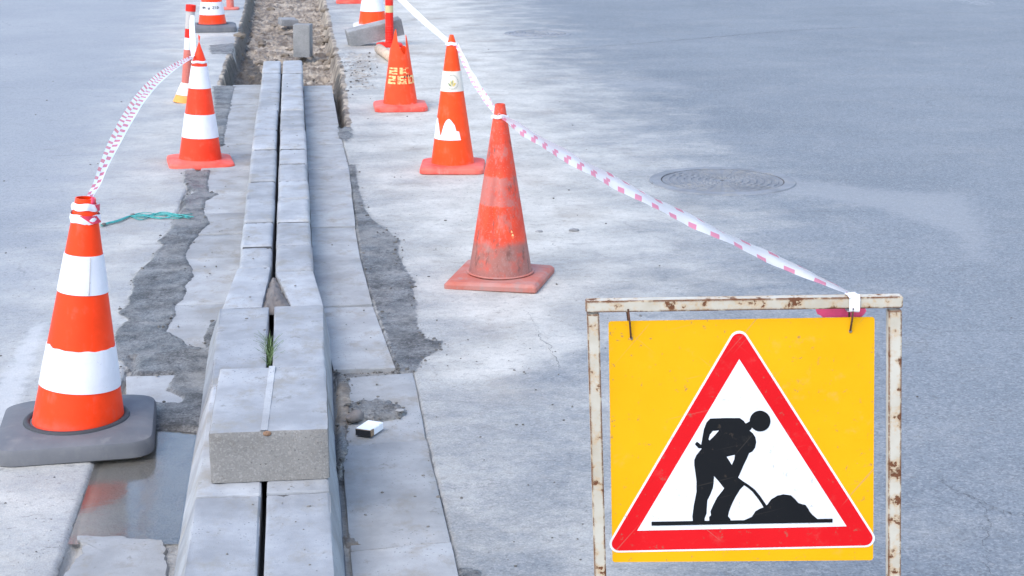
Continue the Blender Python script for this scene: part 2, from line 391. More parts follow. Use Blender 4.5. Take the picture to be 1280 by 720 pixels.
M['yellow'] = make_sign_paint('sign_yellow', (.80, .385, .002), .6)
M['red'] = make_sign_paint('sign_red', (.66, .006, .010), .5)
M['signwhite'] = make_sign_paint('sign_white', (.74, .74, .75), .4)
M['black'] = make_sign_paint('sign_black', (.006, .0065, .008), .15, .45)
M['rustpaint'] = make_rust_paint()
M['rust'] = make_plain('rusty_wire', (.10, .042, .022), .9, .4, 200)
M['tapeR'] = make_tape('tape_white_pink', (.78, .27, .38), 'edges', 5.6)
M['tapeL'] = make_tape('tape_white_red', (.66, .10, .16), 'slant', 8.0)
M['tapewhite'] = make_plain('tape_white', (.80, .78, .80), .4, .05)
M['tapepink'] = make_plain('tape_pink', (.82, .10, .28), .4, .12)
M['tapered'] = make_plain('tape_red', (.74, .045, .10), .4, .1)
M['iron'] = make_concrete('dusty_cast_iron', (.215, .225, .24), dark=.8, grain=.001, stain=(.27, .26, .24))
M['stone'] = make_concrete('pebble_stone', (.17, .16, .145), objrand=.3)
M['rustlump'] = make_plain('rusty_mortar', (.22, .13, .08), .9, .3, 200)
M['darkmortar'] = make_concrete('dark_joint_dirt', (.085, .08, .075), grain=.002, dark=.6)
M['crack'] = make_plain('dark_crack', (.075, .076, .08), .9, .4, 120)
M['rock'] = make_concrete('rough_rock', (.22, .195, .18), grain=.004, dark=.6)
M['clod'] = make_concrete('dry_clod', (.25, .20, .15), grain=.004, dark=.6, speck=.2)
M['teal'] = make_plain('teal_string', (.05, .30, .28), .5, .3, 60)
M['wood'] = make_plain('pale_wood', (.52, .38, .27), .75, .2, 20)
M['packwhite'] = make_plain('pack_white', (.78, .79, .80), .45, .04)
M['packdark'] = make_plain('pack_dark', (.02, .02, .022), .4, .3, 300)
M['packbrown'] = make_plain('pack_brown', (.25, .16, .09), .5, .3, 200)
M['grass'] = make_plain('weed_green', (.10, .155, .05), .6, .3, 90)

# ------------------------------------------------------------------ ground, gutters and trench (one continuous relief)
def lines(a, b, f):
    out = [a]
    while out[-1] < b: out.append(out[-1] + f(out[-1]))
    return out
xs = [-160, -90, -50, -30, -18, -12, -8, -6, -5, -4.2, -3.6] + lines(-3.2, -1.25, lambda v: .045) + lines(-1.2, 1.15, lambda v: .0085) + lines(1.2, 7.0, lambda v: .05) + [8, 10, 13, 18, 28, 50, 90, 160]
ys = [-60, -20, -6, 0, 1.5, 2.4, 3.0] + lines(3.3, 22.5, lambda v: .0028 * v) + [23.5, 25, 27, 30, 36, 46, 65, 100, 180, 320]
xs = np.array(sorted(set(np.round(xs, 5)))); ys = np.array(sorted(set(np.round(ys, 5))))
GX, GY = np.meshgrid(xs, ys)
X = GX.ravel(); Y = GY.ravel()

KL, KR, KG = -.268, .036, -.122          # far kerb: outer faces and gap
NL, NR = -.300, .047                     # near kerb: edges of the top
NLB, NRB = -.364, .088                   # near kerb: foot of the sloping faces
ZK = .14                                 # kerb height

bed_left_px = [(40, 800), (70, 720), (88, 665), (103, 620), (120, 575), (158, 458), (196, 330), (226, 250), (258, 180), (285, 107)]
bedL = [at(*p) for p in bed_left_px]
right_px = [(415, 107), (427, 172), (432, 190), (438, 215), (441, 243), (446, 290), (452, 327), (460, 360), (468, 387), (497, 463)]
nearR_px = [(517.5, 465), (532, 540), (546, 600), (566, 683), (574, 720), (592, 800)]
slabR = [at(*p) for p in right_px]; slabN = [at(*p) for p in nearR_px]
def interp(pts, y):
    p = sorted(pts, key=lambda q: q.y)
    return float(np.interp(y, [q.y for q in p], [q.x for q in p]))
bedpoly = np.array([[p.x, p.y] for p in bedL] + [[p.x, p.y] for p in slabR] + [[p.x, p.y] for p in slabN])

mudL_px = [(231, 214), (264, 213), (260, 227), (262, 240), (274, 242), (257, 252), (256, 265), (264, 280), (250, 292), (240, 305), (232, 320), (241, 335), (244, 346), (233, 356),
           (234, 366), (229, 375), (220, 382), (221, 394), (209, 414), (230, 425), (235, 432), (256, 435), (253, 422), (262, 403), (280, 398), (275, 460), (262, 540), (196, 545),
           (180, 510), (192, 502), (225, 504), (231, 496), (207, 487), (217, 467), (160, 469), (157, 456), (144, 450), (144, 420), (150, 410), (160, 401), (148, 392), (160, 382), (166, 360),
           (166, 352), (170, 342), (190, 325), (192, 317), (205, 307), (197, 302), (204, 297), (214, 285), (215, 277), (230, 260), (227, 250), (242, 240), (230, 230)]
mudR_px = [(431, 205), (444, 206), (447, 232), (456, 260), (463, 272), (476, 282), (492, 295), (501, 300), (496, 315), (509, 340), (518, 352), (515, 365), (521, 378), (519, 392), (523, 412),
           (535, 425), (555, 427), (546, 440), (527, 449), (521, 464), (494, 465), (484, 420), (471, 387), (460, 355), (452, 325), (449, 300), (444, 262), (439, 239)]
trench_shade_px = [(279, 104), (286, 82), (295, 57), (303, 30), (309, 0), (316, -40), (323, -40), (318, 0), (314, 30), (309, 56), (316, 66), (326, 74), (327, 104)]  # outline of the painted shade: left trench wall and hollow
mudT_px = [(262, 57), (292, 54), (295, 68), (264, 68)]
mudS_px = [(266, 108), (296, 107), (287, 140), (281, 182), (266, 185), (268, 130)]
mudH_px = [(436, 509), (452, 506), (472, 504), (493, 507), (508, 516), (503, 522), (488, 526), (470, 528), (448, 530), (438, 524)]
mudK_px = [(421, 463), (434, 474), (439, 488), (440, 505), (436, 528), (434, 548), (437, 566), (429, 585), (428, 600), (420, 600)]
mudG_px = [(420, 160), (438, 160), (440, 172), (430, 178), (422, 174)]
mudB_px = [(571, 712), (600, 714), (604, 722), (575, 724)]
jnt_px = [(428, 671), (440, 675), (455, 684), (430, 686)]
trench_px = [(326, -75), (318, -30), (312, 0), (308, 18), (304, 38), (299, 54), (291, 68), (285, 84), (278, 106), (300, 108), (330, 108), (378, 108), (404, 106), (414, 108), (421, 140), (427, 161), (430, 158), (426, 120), (421, 85), (417, 70),
             (412, 48), (408, 25), (402, 0), (396, -30), (390, -75)]
pud_px = [(92, 667), (101, 640), (119, 582), (128, 548), (160, 536), (200, 533), (236, 536), (300, 545), (290, 668), (215, 664), (190, 669), (150, 666), (120, 668)]
wobble = (fbm(X * 28, Y * 28, 3, 5) - .5)
wob2 = (fbm(X * 75, Y * 75, 2, 9) - .5) * .8
def region(px, wob=.035, z=0): return sdf(X, Y, px_poly(px, z)) + wobble * wob + wob2 * .012
s_bed = sdf(X, Y, bedpoly)
s_mudL = region(mudL_px, .010); s_mudR = region(mudR_px, .012); s_mudT = region(mudT_px); s_mudS = region(mudS_px)
s_mudH = region(mudH_px, .02); s_mudK = region(mudK_px, .012); s_mudG = region(mudG_px); s_mudB = region(mudB_px); s_j = region(jnt_px, .01)
s_tr = sdf(X, Y, px_poly(trench_px)) + (fbm(X * 4, Y * 4, 2, 45) - .5) * .035; s_pud = region(pud_px, .02)
bedl_line = np.interp(Y, [p.y for p in bedL], [p.x for p in bedL])
crack = (X - bedl_line)                          # distance right of the broken edge of the left road
near_left = (Y < 6.2) & (Y > 3.0)

Z = (fbm(X * .8, Y * .8, 3, 1) - .5) * .012 * (np.abs(X) < 60) + (fbm(X * 14, Y * 14, 3, 3) - .5) * .0016
rough_n = fbm(X * 34, Y * 34, 4, 7) - .5
lump = fbm(X * 9, Y * 9, 4, 15) - .5
Zbase = Z.copy()
inbed = smooth01((s_bed + wobble * .010) / .012 + .5)
Z = Zbase * (1 - inbed) + (-.014 + rough_n * .006) * inbed
def over(Z, s, h, w): k = smooth01(s / w + .5); return Z * (1 - k) + h * k
Z = over(Z, s_mudL, .0062 + rough_n * .007 + lump * .003, .03)
Z = over(Z, s_mudR, -.001 + rough_n * .008 + lump * .003, .03)
Z = over(Z, s_mudT, .004 + rough_n * .008, .03); Z = over(Z, s_mudS, .006 + rough_n * .008, .04)
Z = over(Z, s_mudH, .022 + rough_n * .022, .04); Z = over(Z, s_mudK, .014 + rough_n * .022, .025)
Z = over(Z, s_mudG, .012 + rough_n * .012, .03); Z = over(Z, s_mudB, .003 + rough_n * .01, .02); Z = over(Z, s_j, .010 + rough_n * .012, .012)
Z = over(Z, s_pud, -.024 + lump * .010, .05)
# broken edge right of the left road: a dark slot
slot = np.exp(-((crack - .018 - wobble * .03) / .016) ** 2) * (Y < 5.95) * (Y > 3.0)
Z = Z - slot * .018
# trench
tr_depth = -.15 + lump * .09 + rough_n * .06 - .16 * smooth01((KL - X) / .06) * smooth01((14.8 - Y) / .8)
kt = smooth01(s_tr / .06 + .35)
Z = np.where(s_tr > -.2, Z * (1 - kt) + tr_depth * kt, Z)
# spoil scattered on the right of the trench
spoil = sdf(X, Y, px_poly([(425, 62), (470, 70), (475, 100), (470, 112), (432, 112), (424, 85)])) + lump * .25
Z = Z + smooth01(spoil / .1 + .3) * (.008 + np.maximum(0, rough_n) * .04) * (s_tr < 0)

mud = np.maximum.reduce([.5 + s / .07 for s in (s_mudL, s_mudR, s_mudT, s_mudS, s_mudH, s_mudG, s_mudB, s_pud)])
mud = np.maximum(mud, np.where(s_bed > .0, .2 + .6 * fbm(X * 5, Y * 5, 3, 77), 0))
mud = np.maximum(mud, slot * 1.3)
mud = np.clip(mud, 0, 1)
soil = np.clip(np.maximum.reduce([.5 + (s_tr + .05) / .05, .5 + s_mudK / .03, .35 + s_j / .02, .30 + np.clip(spoil, -.6, .1) / .5]), 0, 1)
dustR = sdf(X, Y, px_poly([(430, 80), (450, -60), (560, -60), (600, 20), (640, 60), (700, 140), (775, 215), (800, 280), (770, 340), (735, 420), (728, 800), (575, 800), (517, 465), (553, 428), (500, 300), (445, 230)]), 1.5)
dustL = sdf(X, Y, px_poly([(285, -60), (285, 60), (235, 140), (240, 215), (200, 300), (165, 350), (140, 440), (70, 800), (-120, 800), (-120, 600), (20, 470), (100, 330), (150, 240), (200, 110), (240, -60)]), 1.2)
dust = np.clip(np.maximum(.60 + dustR * np.where(dustR < 0, .48, .75), .52 + dustL * .8), 0, 1)
dust = dust - .30 * smooth01(.5 + sdf(X, Y, px_poly([(560, 500), (735, 440), (735, 800), (590, 800)])) / .4)
dust = np.clip(np.where(s_bed > 0, .6, dust), 0, 1)
paint = np.clip(.5 + sdf(X, Y, px_poly([(40, 405), (62, 402), (28, 500), (0, 540), (-40, 560), (-30, 520)])) / .12, 0, 1)
paint = np.maximum(paint, np.clip(.5 + sdf(X, Y, px_poly([(1105, -4), (1280, 14), (1400, 30), (1400, 10), (1280, -2), (1180, -12)])) / .5, 0, 1) * .5)
worn = np.clip(.5 + sdf(X, Y, px_poly([(850, 196), (1000, 222), (1120, 238), (1212, 240), (1240, 285), (1238, 325), (1205, 325), (1188, 292), (1100, 264), (980, 243), (880, 215)])) / .35, 0, 1)
worn = np.maximum(worn, np.clip(.5 + sdf(X, Y, px_poly([(740, 95), (860, 100), (880, 112), (760, 112)])) / .5, 0, 1) * .8)
worn = np.maximum(worn, np.clip(.3 + sdf(X, Y, px_poly([(990, 195), (1060, 195), (1030, 245), (985, 238)]), .6) / .5, 0, 1) * .0)
leftm = smooth01((-X - .3) / .3)
trench_shade = np.clip(.5 + np.maximum(region(trench_shade_px, .08, -.06), region([(413, 112), (417, 90), (423, 90), (428, 120), (432, 160), (426, 166)], .02, -.03)) / .08, 0, 1)  # mask for shade painted on the trench wall, hollow and right-hand gap

nx, ny = len(xs), len(ys)
V = np.stack([X, Y, Z], 1)
ii = np.arange(nx * ny).reshape(ny, nx)
F = np.stack([ii[:-1, :-1], ii[:-1, 1:], ii[1:, 1:], ii[1:, :-1]], -1).reshape(-1, 4)
cx = X[F].mean(1); cy = Y[F].mean(1)
ftr = s_tr[F].mean(1) > -.03
fbed = (np.maximum.reduce([s_bed, s_mudL, s_mudR])[F].mean(1) > 0) & ~ftr
fleft = (cx < -.12) & ~ftr & ~fbed
fright = ~(ftr | fbed | fleft)
def sub_mesh(name, sel):
    f = F[sel]; u, inv = np.unique(f, return_inverse=True); inv = inv.reshape(f.shape)
    me = bpy.data.meshes.new(name)
    me.vertices.add(len(u)); me.vertices.foreach_set('co', V[u].astype(np.float32).ravel())
    me.loops.add(inv.size); me.loops.foreach_set('vertex_index', inv.astype(np.int32).ravel())
    me.polygons.add(len(f)); me.polygons.foreach_set('loop_start', np.arange(0, inv.size, 4, dtype=np.int32))
    me.polygons.foreach_set('loop_total', np.full(len(f), 4, np.int32))
    me.update(calc_edges=True)
    for nm, ch in (('m1', (mud, dust, soil)), ('m2', (paint, worn, leftm))):
        a = me.attributes.new(nm, 'FLOAT_COLOR', 'POINT')
        d = np.ones((len(u), 4), np.float32)
        for k, c in enumerate(ch): d[:, k] = c[u]
        if nm == 'm2': d[:, 3] = trench_shade[u]
        a.data.foreach_set('color', d.ravel())
    return link_mesh(name, me, M['ground'], None, True)
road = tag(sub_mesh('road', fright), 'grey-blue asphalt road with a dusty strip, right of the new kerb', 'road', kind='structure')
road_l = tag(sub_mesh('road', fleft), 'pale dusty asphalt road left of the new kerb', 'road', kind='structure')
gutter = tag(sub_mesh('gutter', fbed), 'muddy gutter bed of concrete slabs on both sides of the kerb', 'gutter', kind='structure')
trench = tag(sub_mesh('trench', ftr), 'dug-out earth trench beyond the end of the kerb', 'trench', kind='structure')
def ground_z(x, y):
    i = np.clip(np.searchsorted(xs, x), 1, nx - 1); j = np.clip(np.searchsorted(ys, y), 1, ny - 1)
    zz = Z.reshape(ny, nx)
    return float(max(zz[j, i], zz[j - 1, i], zz[j, i - 1], zz[j - 1, i - 1]))

# an old seam and hairline cracks in the asphalt
def crack_strip(px, wd, seed):
    rc = random.Random(seed); P_ = []
    for i in range(len(px) - 1):
        for k in range(14):
            t = k / 14; q = at(px[i][0] + (px[i + 1][0] - px[i][0]) * t, px[i][1] + (px[i + 1][1] - px[i][1]) * t)
            q.x += rc.gauss(0, .006); q.y += rc.gauss(0, .010); P_.append(q)
    v = []; f = []
    for i, q in enumerate(P_):
        d = (P_[min(i + 1, len(P_) - 1)] - P_[max(i - 1, 0)]).normalized(); s_ = Vector((-d.y, d.x, 0)) * wd * rc.uniform(.25, 1)
        for sg in (-1, 1): v.append((q.x + s_.x * sg, q.y + s_.y * sg, ground_z(q.x + s_.x * sg, q.y + s_.y * sg) + .0012))
    for i in range(len(P_) - 1): f.append((i * 2, i * 2 + 1, i * 2 + 3, i * 2 + 2))
    return pd_obj('crack', v, f, M['crack'], road)
crack_strip([(600, 66), (690, 62), (780, 56), (880, 48), (960, 41), (1030, 36), (1120, 33)], .007, 1)
crack_strip([(1172, 598), (1198, 614), (1226, 626), (1250, 640), (1284, 648)], .0011, 2)
crack_strip([(1226, 626), (1236, 655), (1230, 690), (1240, 724)], .0009, 3)
crack_strip([(655, 388), (668, 402), (676, 424), (690, 436), (700, 462)], .0009, 4)
# puddle: a water sheet lying in the hollow
pp = px_poly([(84, 676), (101, 630), (119, 575), (128, 535), (160, 520), (250, 520), (320, 540), (320, 676)])
pv = [(x, y, -.0095) for x, y in pp]
tag(pd_obj('puddle', pv, [tuple(range(len(pv)))[::-1]], M['water']), 'shallow puddle of water beside the kerb, reflecting the sky', 'puddle', kind='structure')

# ------------------------------------------------------------------ stones
def stone(name, bot, top, zb, zt, m, parent, bev=.008, cuts=8, jit=.0018, seed=0, segs=2, chip=.10):
    """six-sided stone from two plan quads (far-left, far-right, near-right, near-left); zt may be a 4-list"""
    zt4 = zt if isinstance(zt, (list, tuple)) else [zt] * 4
    bm = bmesh.new()
    b = [bm.verts.new((x, y, zb)) for x, y in bot]; t = [bm.verts.new((x, y, z)) for (x, y), z in zip(top, zt4)]
    bm.faces.new(b[::-1]); bm.faces.new(t)
    for i in range(4): bm.faces.new((b[i], b[(i + 1) % 4], t[(i + 1) % 4], t[i]))
    es = [e for e in bm.edges if max(v.co.z for v in e.verts) > zb + 1e-4]
    bmesh.ops.bevel(bm, geom=es, offset=bev, segments=segs, affect='EDGES', profile=.6)
    le = [e for e in bm.edges if e.calc_length() > .09]
    if cuts: bmesh.ops.subdivide_edges(bm, edges=le, cuts=cuts, use_grid_fill=True)
    r = random.Random(seed)
    ox, oy = r.random() * 50, r.random() * 50; zmx = max(zt4); bm.normal_update()
    for v in bm.verts:
        n = float(fbm(np.array([v.co.x * 30 + ox]), np.array([v.co.y * 30 + oy + v.co.z * 17]), 2, seed)[0]) - .5
        n2 = float(fbm(np.array([v.co.y * 30 - ox]), np.array([v.co.x * 30 + v.co.z * 31]), 2, seed + 3)[0]) - .5
        v.co.z += n * jit * 2; v.co.x += n2 * jit * 2
        if chip and v.co.z > zmx - bev * .8 and v.index % 1 == 0 and r.random() < chip and len({tuple(round(c, 1) for c in f.normal) for f in v.link_faces}) > 1:
            v.co.z -= r.uniform(.002, .007)
    return bm_obj(name, bm, m, parent, True)

def smooth_angle(o, a=40):
    me = o.data
    bm = bmesh.new(); bm.from_mesh(me)
    for e in bm.edges:
        e.smooth = not (len(e.link_faces) == 2 and e.calc_face_angle(0) > math.radians(a))
    bm.to_mesh(me); bm.free()

# kerb: a mortar bed with two rows of stones
jy = [75, 90, 114, 137, 161, 185.5, 203.5, 225.5, 248, 276.5, 306.5, 333]
jyr = [75, 91, 114, 138, 162, 185.5, 204, 225.5, 248.5, 277, 306, 339]
def ky(y, z=ZK): return at(335, y, z).y
bm = bmesh.new(); bmesh.ops.create_cube(bm, size=1)
for v in bm.verts:
    v.co = (-.118 + v.co.x * .26, 8.3 + v.co.y * 10.6, -.03 + v.co.z * .12)
for js_, xa, xb in ((jy, KL + .012, KG - .012), (jyr, KG + .012, KR - .012)):
    for y_ in js_[1:]:
        bmesh.ops.create_cube(bm, size=1, matrix=Matrix.Translation(((xa + xb) / 2, ky(y_), .078)) @ Matrix.Diagonal((xb - xa, .024, .108, 1)))
for y_ in (5.124, 4.175, 6.065):
    bmesh.ops.create_cube(bm, size=1, matrix=Matrix.Translation(((NL + KG) / 2, y_, .08)) @ Matrix.Diagonal((KG - NL - .05, .018, .106, 1)))
    bmesh.ops.create_cube(bm, size=1, matrix=Matrix.Translation(((NR + KG) / 2, y_, .08)) @ Matrix.Diagonal((NR - KG - .05, .018, .106, 1)))
kerb = tag(bm_obj('kerb', bm, M['darkmortar']), 'double row of new grey kerb stones running down the middle', 'kerb', kind='structure')
jy = [75, 90, 114, 137, 161, 185.5, 203.5, 225.5, 248, 276.5, 306.5, 333]
jyr = [75, 91, 114, 138, 162, 185.5, 204, 225.5, 248.5, 277, 306, 339]
def ky(y, z=ZK): return at(335, y, z).y
sd = 10
for side, js in ((0, jy), (1, jyr)):
    for k in range(len(js) - 1):
        yf, yn = ky(js[k]) - .010, ky(js[k + 1]) + .010
        dx = rnd.uniform(-.005, .005); dz = rnd.uniform(-.006, .006)
        if side == 0: x0, x1 = KL + dx, KG - .006 + dx * .5 - (.004 if k in (3, 4, 9, 10) else 0)
        else: x0, x1 = KG + .006 + dx * .5, KR + dx
        sd += 1
        q = [(x0, yf), (x1, yf), (x1, yn), (x0, yn)]
        # the outer top arris is more rounded
        o = stone('kerb_stone', q, q, -.03, ZK + dz, M['kerb'], kerb, bev=.019, seed=sd, segs=3); smooth_angle(o, 50)
# flared joining stones
yf, yn = ky(333) - .004, 6.075
for side in (0, 1):
    sd += 1
    if side == 0:
        bot = [(KL, yf), (KG - .008, yf), (-.158, yn), (NLB, yn)]; top = [(KL, yf), (KG - .010, yf), (-.160, yn), (NL - .006, yn)]
    else:
        yf2 = ky(339) - .004
        bot = [(KG + .008, yf2), (KR, yf2), (NRB, yn), (-.052, yn)]; top = [(KG + .008, yf2), (KR, yf2), (NR + .022, yn), (-.050, yn)]
    o = stone('kerb_stone', bot, top, -.03, [ZK, ZK, ZK - .012, ZK - .012], M['kerb'], kerb, bev=.010, seed=sd); smooth_angle(o, 35)
# near stones with sloping outer faces
for side in (0, 1):
    for (yf, yn, k) in ((6.055, 5.13, 0), (5.118, 4.18, 1), (4.17, 3.15, 2)):
        sd += 1
        w0 = .012 if k == 0 else 0
        if side == 0:
            a = KG - .006 - (.005 if k == 0 else .003)
            top = [(NL - w0, yf), (a, yf), (a, yn), (NL - w0 * .3, yn)]; bot = [(NLB - w0 * .5, yf), (a, yf), (a, yn), (NLB, yn)]
        else:
            a = KG + .006 + (.003 if k == 0 else 0)
            top = [(a, yf), (NR + w0 * 1.6, yf), (NR + w0 * .6, yn), (a, yn)]; bot = [(a, yf), (NRB + w0 * .6, yf), (NRB, yn), (a, yn)]
        if k: top = [(x, min(yf, y)) for x, y in top]
        dz = rnd.uniform(-.002, .002)
        o = stone('kerb_stone', bot, top, -.04, ZK + dz, M['kerb'], kerb, bev=.006, seed=sd, cuts=7, jit=.0012); smooth_angle(o, 30)
# crumbly mortar in the widening gap
def mound(name, poly, h, m, parent, z0, seed, n=26, amp=.5):
    poly = np.array(poly); lo, hi = poly.min(0), poly.max(0)
    gx, gy = np.meshgrid(np.linspace(lo[0], hi[0], n), np.linspace(lo[1], hi[1], n)); a, b = gx.ravel(), gy.ravel()
    s = sdf(a, b, poly) + (fbm(a * 40, b * 40, 3, seed) - .5) * .02
    r = max(hi - lo) * .09
    z = z0 + h * smooth01(s / r + .15) + (fbm(a * 60, b * 60, 3, seed + 4) - .5) * h * amp - .02 * (s < -.004)
    v = np.stack([a, b, z], 1); idx = np.arange(n * n).reshape(n, n)
    f = [tuple(q) for q in np.stack([idx[:-1, :-1], idx[:-1, 1:], idx[1:, 1:], idx[1:, :-1]], -1).reshape(-1, 4) if s[q].max() > -.004]
    return pd_obj(name, v, f, m, parent, True)
mo = mound('mortar_fill', [(-.166, 6.065), (KG - .014, 6.55), (KG + .014, 6.55), (-.044, 6.065)], .030, M['rock'], kerb, .112, 3, amp=1.1)
mo['label'] = 'crumbly brown mortar filling the kerb gap'

# gutter slabs
def kfR(y): return float(np.interp(y, [6.07, 6.6], [NRB, KR])) + .004
def kfL(y): return float(np.interp(y, [6.07, 6.6], [NLB, KL])) - .004
def slab_piece(px_or_xy, zt, seed):
    q = px_or_xy
    o = stone('slab', q, q, -.05, zt, M['slab'], gutter, bev=.004, cuts=6, jit=.0012, seed=seed); smooth_angle(o, 40)
    return o
jr = [107, 125, 158, 182, 213, 243.5, 286, 328, 385, 464]
for k in range(len(jr) - 1):
    yf, yn = at(400, jr[k]).y - .004, at(400, jr[k + 1]).y + .004
    xl = KR + .006 if yn > 6.6 else None
    lf, ln = kfR(yf), kfR(yn)
    rf, rn = interp(slabR, yf) - .004 + rnd.uniform(-.008, .004), interp(slabR, yn) - .004
    z = .004 + rnd.uniform(-.004, .005); tl = rnd.uniform(-.004, .004)
    slab_piece([(lf, yf), (rf, yf + .03 * tl / .004 * .3), (rn, yn), (ln, yn)], [z, z + tl, z + tl, z], 300 + k)
jn = [466.5, 552, 683, 800]
for k in range(3):
    yf, yn = at(500, jn[k]).y - .004, at(500, jn[k + 1]).y + .004
    sk = .03 if k else .035
    slab_piece([(NRB + .008, yf - sk), (interp(slabN, yf) - .003, yf), (interp(slabN, yn) - .003, yn), (NRB + .008, yn - .03)], [.002 + .003 * k] * 4, 330 + k)
jl = [107, 131, 156, 181, 213, 240, 267, 293, 322, 380, 436]
for k in range(len(jl) - 1):
    yf, yn = at(260, jl[k]).y - .004, at(260, jl[k + 1]).y + .004
    rf, rn = kfL(yf), kfL(yn)
    lf, ln = interp(bedL, yf) + .035, interp(bedL, yn) + .035
    z = .001 + rnd.uniform(-.003, .002)
    slab_piece([(lf, yf), (rf, yf), (rn, yn), (ln, yn)], z, 360 + k)
yf, yn = at(200, 469).y, at(200, 528).y
slab_piece([(interp(bedL, yf) + .01, yf), (NLB - .012, yf - .01), (NLB - .012, yn), (interp(bedL, yn) + .06, yn)], [.001, .001, -.016, -.012], 380)
def ragged_slab(px, zt, seed):
    pts = []
    for i, (x, y) in enumerate(px):
        p, q = at(x, y), at(*px[(i + 1) % len(px)])
        for k in range(5): pts.append(p.lerp(q, k / 5))
    pts = [(p.x + (float(vnoise(np.array([p.x * 70]), np.array([p.y * 70]), seed)[0]) - .5) * .012, p.y + (float(vnoise(np.array([p.x * 70]), np.array([p.y * 70]), seed + 1)[0]) - .5) * .012) for p in pts]
    n = len(pts); cxm = sum(p[0] for p in pts) / n; cym = sum(p[1] for p in pts) / n
    def inn_(d): return [(x + (cxm - x) * d, y + (cym - y) * d) for x, y in pts]
    v = [(x, y, -.05) for x, y in pts] + [(x, y, zt - .006) for x, y in pts] + [(x, y, zt) for x, y in inn_(.03)] + [(x, y, zt + .002) for x, y in inn_(.3)] + [(cxm, cym, zt + .002)]
    f = []
    for j in range(3):
        for k in range(n): f.append((j * n + k, j * n + (k + 1) % n, (j + 1) * n + (k + 1) % n, (j + 1) * n + k))
    for k in range(n): f.append((3 * n + k, 3 * n + (k + 1) % n, 4 * n))
    o = pd_obj('slab', v, f, M['slab'], gutter, True); smooth_angle(o, 40); o.data.validate(); return o
ragged_slab([(97, 667), (152, 668), (160, 671), (204, 672), (208, 684), (206, 694), (212, 704), (208, 760), (58, 760), (80, 716), (90, 703), (101, 690), (103, 678), (96, 672)][::-1], -.004, 381)

# ------------------------------------------------------------------ loose blocks
def block_thing(name, size, loc, rot, m, label, cat='block', seed=1, bev=.008):
    sx, sy, sz = size
    q = [(-sx / 2, sy / 2), (sx / 2, sy / 2), (sx / 2, -sy / 2), (-sx / 2, -sy / 2)]
    o = stone(name, q, q, 0, sz, m, None, bev=bev, seed=seed, cuts=7, jit=.002); smooth_angle(o, 40)
    o.location = loc; o.rotation_euler = rot
    return tag(o, label, cat)
blk = block_thing('concrete_block', (.316, .575, .142), (-.104, 4.55, ZK + .003), (0, 0, math.radians(-.6)), M['block'], 'heavy concrete block lying across the near kerb, front face showing', seed=5, bev=.010)
blk.data.materials.append(M['kerb'])
for p_ in blk.data.polygons:
    if p_.normal.z > .75: p_.material_index = 1
# white mortar strip along the top of the block
bm = bmesh.new()
n = 16
for i in range(n + 1):
    y = -.287 + .574 * i / n
    x = -.012 + .010 * (i / n); wv = .0095 + .0006 * math.sin(i * 2.1)
    z = .1438
    for dx, dz in ((-wv, -.004), (-wv * .96, .0), (wv * .96, .0), (wv, -.004)): bm.verts.new((x + dx, y, z + dz))
bm.verts.ensure_lookup_table()
for i in range(n):
    for k in range(3): bm.faces.new([bm.verts[i * 4 + k], bm.verts[i * 4 + k + 1], bm.verts[i * 4 + 5 + k], bm.verts[i * 4 + 4 + k]])
bm_obj('mortar_strip', bm, M['mortar'], blk, False)['label'] = 'white mortar line along the block top'
bm = rock_stain = bmesh.new(); bmesh.ops.create_icosphere(bm, subdivisions=2, radius=1, matrix=Matrix.Translation((-.004, -.287, .134)) @ Matrix.Diagonal((.012, .004, .008, 1)))
bm_obj('mortar_lump', bm, M['rustlump'], blk, True)['label'] = 'small brown lump under the mortar line'
block_thing('concrete_block', (.155, .20, .30), (at(379, 72, -.10).x, at(379, 72, -.10).y + .1, -.10), (math.radians(-2), math.radians(1), math.radians(-9)), M['oldconc'], 'grey kerb block standing upright in the trench', seed=8)
block_thing('concrete_block', (.19, .16, .07), (at(360, 31, -.10).x, at(360, 31, -.10).y, -.10), (math.radians(5), math.radians(3), .3), M['oldconc'], 'small grey block lying flat in the trench behind the upright block', seed=9)
pt = at(468, 60)
tb = block_thing('concrete_block', (.52, .155, .15), (pt.x + .03, 15.8, .050), (math.radians(6), math.radians(-12), math.radians(8)), M['oldconc'], 'grey kerb block lying tilted against the ribbed red post', seed=12)
# round timber offcut propping the tilted block
def tube_bm(bm, pts, rad, seg=10, cap=True):
    rings = []
    for i, p in enumerate(pts):
        p = Vector(p); d = (Vector(pts[min(i + 1, len(pts) - 1)]) - Vector(pts[max(i - 1, 0)])).normalized()
        u = d.cross(Vector((0, 0, 1)))
        if u.length < 1e-3: u = Vector((1, 0, 0))
        u.normalize(); v2 = d.cross(u)
        r = rad[i] if isinstance(rad, (list, tuple)) else rad
        rings.append([bm.verts.new(p + (u * math.cos(2 * math.pi * k / seg) + v2 * math.sin(2 * math.pi * k / seg)) * r) for k in range(seg)])
    for a, b in zip(rings, rings[1:]):
        for k in range(seg): bm.faces.new((a[k], a[(k + 1) % seg], b[(k + 1) % seg], b[k]))
    if cap: bm.faces.new(rings[0][::-1]); bm.faces.new(rings[-1])
bm = bmesh.new(); p0, p1 = at(474, 61, .04), at(492, 74, .04)
tube_bm(bm, [p0, p0.lerp(p1, .5), p1], [.045, .043, .042], 14)
tag(bm_obj('timber_log', bm, M['wood'], None, True), 'pale round timber offcut propping up the tilted block', 'timber')

